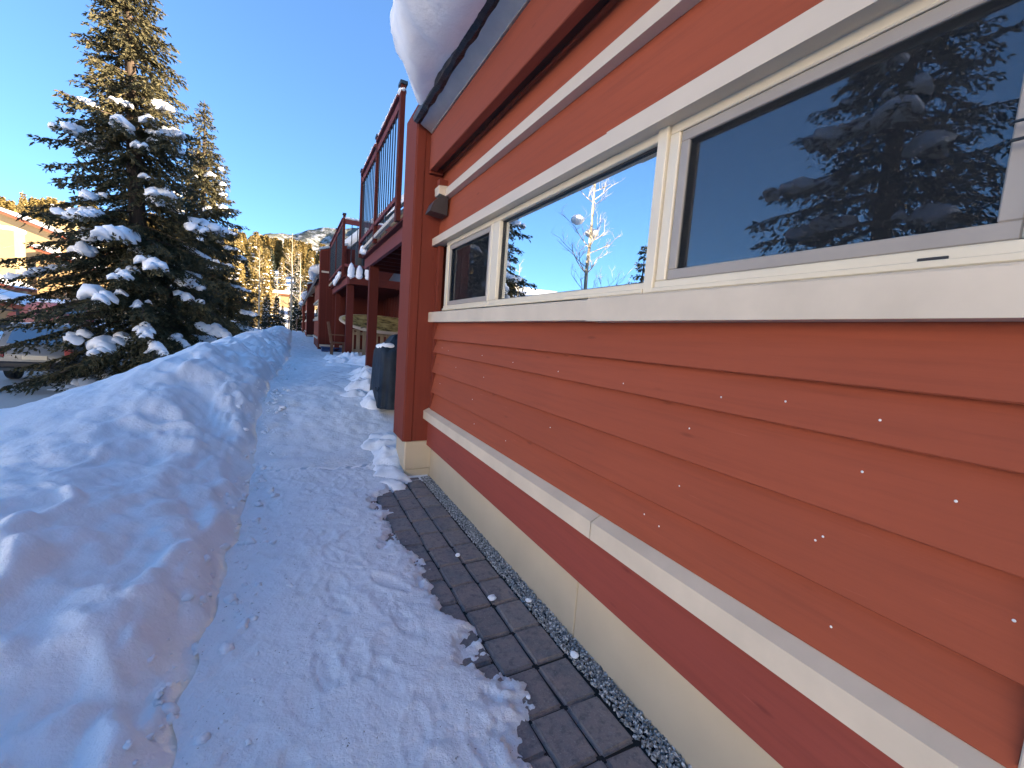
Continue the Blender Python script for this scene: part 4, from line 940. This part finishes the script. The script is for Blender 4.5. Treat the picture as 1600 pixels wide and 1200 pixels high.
# ------------------------------------------------------------------ hillside
def hz0(x, y): return .5+float(hill(np.float64(x), np.float64(y)))
def far_trees():
    g = np.random.default_rng(77); protos = []
    for k in range(4):
        tr, br, V, F, seats = spruce(200+k, 11.5, 2.3+.25*k, (0, 0, 0), dens=.42, tuft=.30, whorl=.66, low=.05, droop=.30, pw=1.05)
        m1 = mesh('trunk', tr.v, tr.f, M['palebark'], True); m2 = npmesh('crown', V, F, M['needle_far']); m3 = npmesh('crown', V, F, M['needle_dark'])
        # light snow on the boughs
        SV = []; SF = []; n0 = 0; bv, bf = blob(1)
        for s in seats:
            if g.random() < .5 or s[3] > .8: continue
            p = s[0][int(len(s[0])*.65)]; a = g.uniform(.16, .34); SV.append(bv*np.array([a, a, a*.4])+p+np.array([0, 0, .05])); SF.append(bf+n0); n0 += len(bv)
        m4 = npmesh('snow_load', np.vstack(SV), np.vstack(SF), M['treesnow'], True); protos.append((m1, m2, m3, m4))
    def put(x, y, z, sc, k, dark, label, group, snow=True):
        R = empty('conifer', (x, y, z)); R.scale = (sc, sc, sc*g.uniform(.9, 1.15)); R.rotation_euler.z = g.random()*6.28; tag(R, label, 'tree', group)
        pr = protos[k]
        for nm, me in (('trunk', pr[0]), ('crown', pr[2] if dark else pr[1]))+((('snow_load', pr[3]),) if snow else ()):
            o = bpy.data.objects.new(nm, me); COL.objects.link(o); o.parent = R
            if nm == 'snow_load': o['kind'] = 'stuff'
    n = 0
    while n < 120:
        y = g.uniform(68, 175) if n > 40 else g.uniform(66, 100); x = y*g.uniform(-.44, .13) if n > 40 else y*g.uniform(-.36, -.02)
        if 1.2 < x < 12 and 88 < y < 128: continue
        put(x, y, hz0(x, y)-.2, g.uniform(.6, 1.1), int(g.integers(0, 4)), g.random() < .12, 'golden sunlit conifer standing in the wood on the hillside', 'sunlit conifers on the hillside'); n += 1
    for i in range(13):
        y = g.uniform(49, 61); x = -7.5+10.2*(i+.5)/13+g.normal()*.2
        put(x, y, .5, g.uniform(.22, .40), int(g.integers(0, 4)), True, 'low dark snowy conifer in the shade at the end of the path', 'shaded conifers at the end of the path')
    put(-15.6, 84, hz0(-15.6, 84)-.2, 1.45, 1, True, 'tall narrow dark conifer rising above the golden wood', 'sunlit conifers on the hillside')
    # wood along the top that reads as one mass
    tr, br, V, F, seats = spruce(300, 11, 2.3, (0, 0, 0), dens=.10, tuft=.9, whorl=1.0)
    N = 420; AV = []; AF = []; n0 = 0
    for i in range(N):
        y = g.uniform(185, 330); x = y*g.uniform(-.5, .3); s = g.uniform(.8, 1.25); a = g.random()*6.28; c, q = math.cos(a), math.sin(a)
        P = V*s; AV.append(np.stack([P[:, 0]*c-P[:, 1]*q+x, P[:, 0]*q+P[:, 1]*c+y, P[:, 2]+hz0(x, y)], -1)); AF.append(F+n0); n0 += len(V)
    tag(link('wood', npmesh('wood', np.vstack(AV).astype(np.float32), np.vstack(AF), M['needle_far'])), 'golden conifer wood covering the upper hillside', 'wood', kind='stuff')
far_trees()
for i, (x, y, h_, lab) in enumerate(((-3.6, 60, 9.5, 'pale bare birch left of the path end with white trunk'), (-.2, 62, 12, 'tall pale bare birch rising beside the last red house'), (-1.9, 66, 8, 'small bare birch between two taller ones at the path end'), (-9.4, 70, 9, 'bare pale tree just right of the second spruce'), (-13.5, 90, 15, 'wispy bare tree top showing above the golden wood'), (-15, 34, 8, 'bare tree behind the left boughs of the tall spruce'), (.9, 72, 11, 'bare forked birch in front of the red hill house'))):
    bare_tree('bare_birch', lab, 60+i, h_, (x, y, (hz0(x, y) if y > 45 else zl(x, y))-.1), depth=4, spread=.40, r0=h_*.013, group='bare birches')
def hill_house():
    x, y = 4.9, 110; z = hz0(x, y)-.3; R = empty('hill_house', (x, y, z)); tag(R, 'red house with broad snowy roof among the golden hillside trees', 'house')
    w = bx('wall', M['rust'], R, x-3.6, x+1.4, y-3, y+4, z-1, z+4.2, ch=0); bx('wall', M['ochre'], R, x+1.401, x+4.2, y-3.4, y+4, z-1, z+4.0, ch=0)
    rf = MB().prism_y([(x-4.4, z+3.6), (x, z+6.4), (x+5.0, z+3.4), (x+5.0, z+3.7), (x, z+6.75), (x-4.4, z+3.95)], y-4.2, y+4.6).build('roof', M['rust'], R)
    MB().prism_y([(x-4.5, z+3.96), (x, z+6.77), (x+5.1, z+3.71), (x+5.0, z+4.3), (x, z+7.3), (x-4.3, z+4.5)], y-4.3, y+4.7).build('snow_cover', M['snow'], rf)
    for k in (-3.0, -1.0): win(w, x+k, x+k+1.1, y-3, z+1.4, z+2.9)
    bx('balcony', M['rust'], R, x-3.8, x+1.4, y-4.2, y-3.001, z+.8, z+1.1); bx('balcony_snow', M['snow'], R, x-3.8, x+1.4, y-4.25, y-3.5, z+1.101, z+1.35, ch=.08)
    x, y = -1.2, 96; z = hz0(x, y); R = empty('shed', (x, y, z)); tag(R, 'low building under a flat thick snow cover left of the red hill house', 'shed')
    bx('wall', M['tanwall'], R, x-3, x+3, y, y+4, z-1, z+2.4, ch=0); s_ = bx('roof', M['rust'], R, x-3.4, x+3.4, y-.5, y+4.5, z+2.401, z+2.6, ch=0); bx('snow_cover', M['snow'], s_, x-3.5, x+3.5, y-.6, y+4.6, z+2.601, z+3.2, ch=.2)
    win(R, x-2, x-1, y, z+.8, z+1.9); win(R, x+.6, x+1.6, y, z+.8, z+1.9)
hill_house()
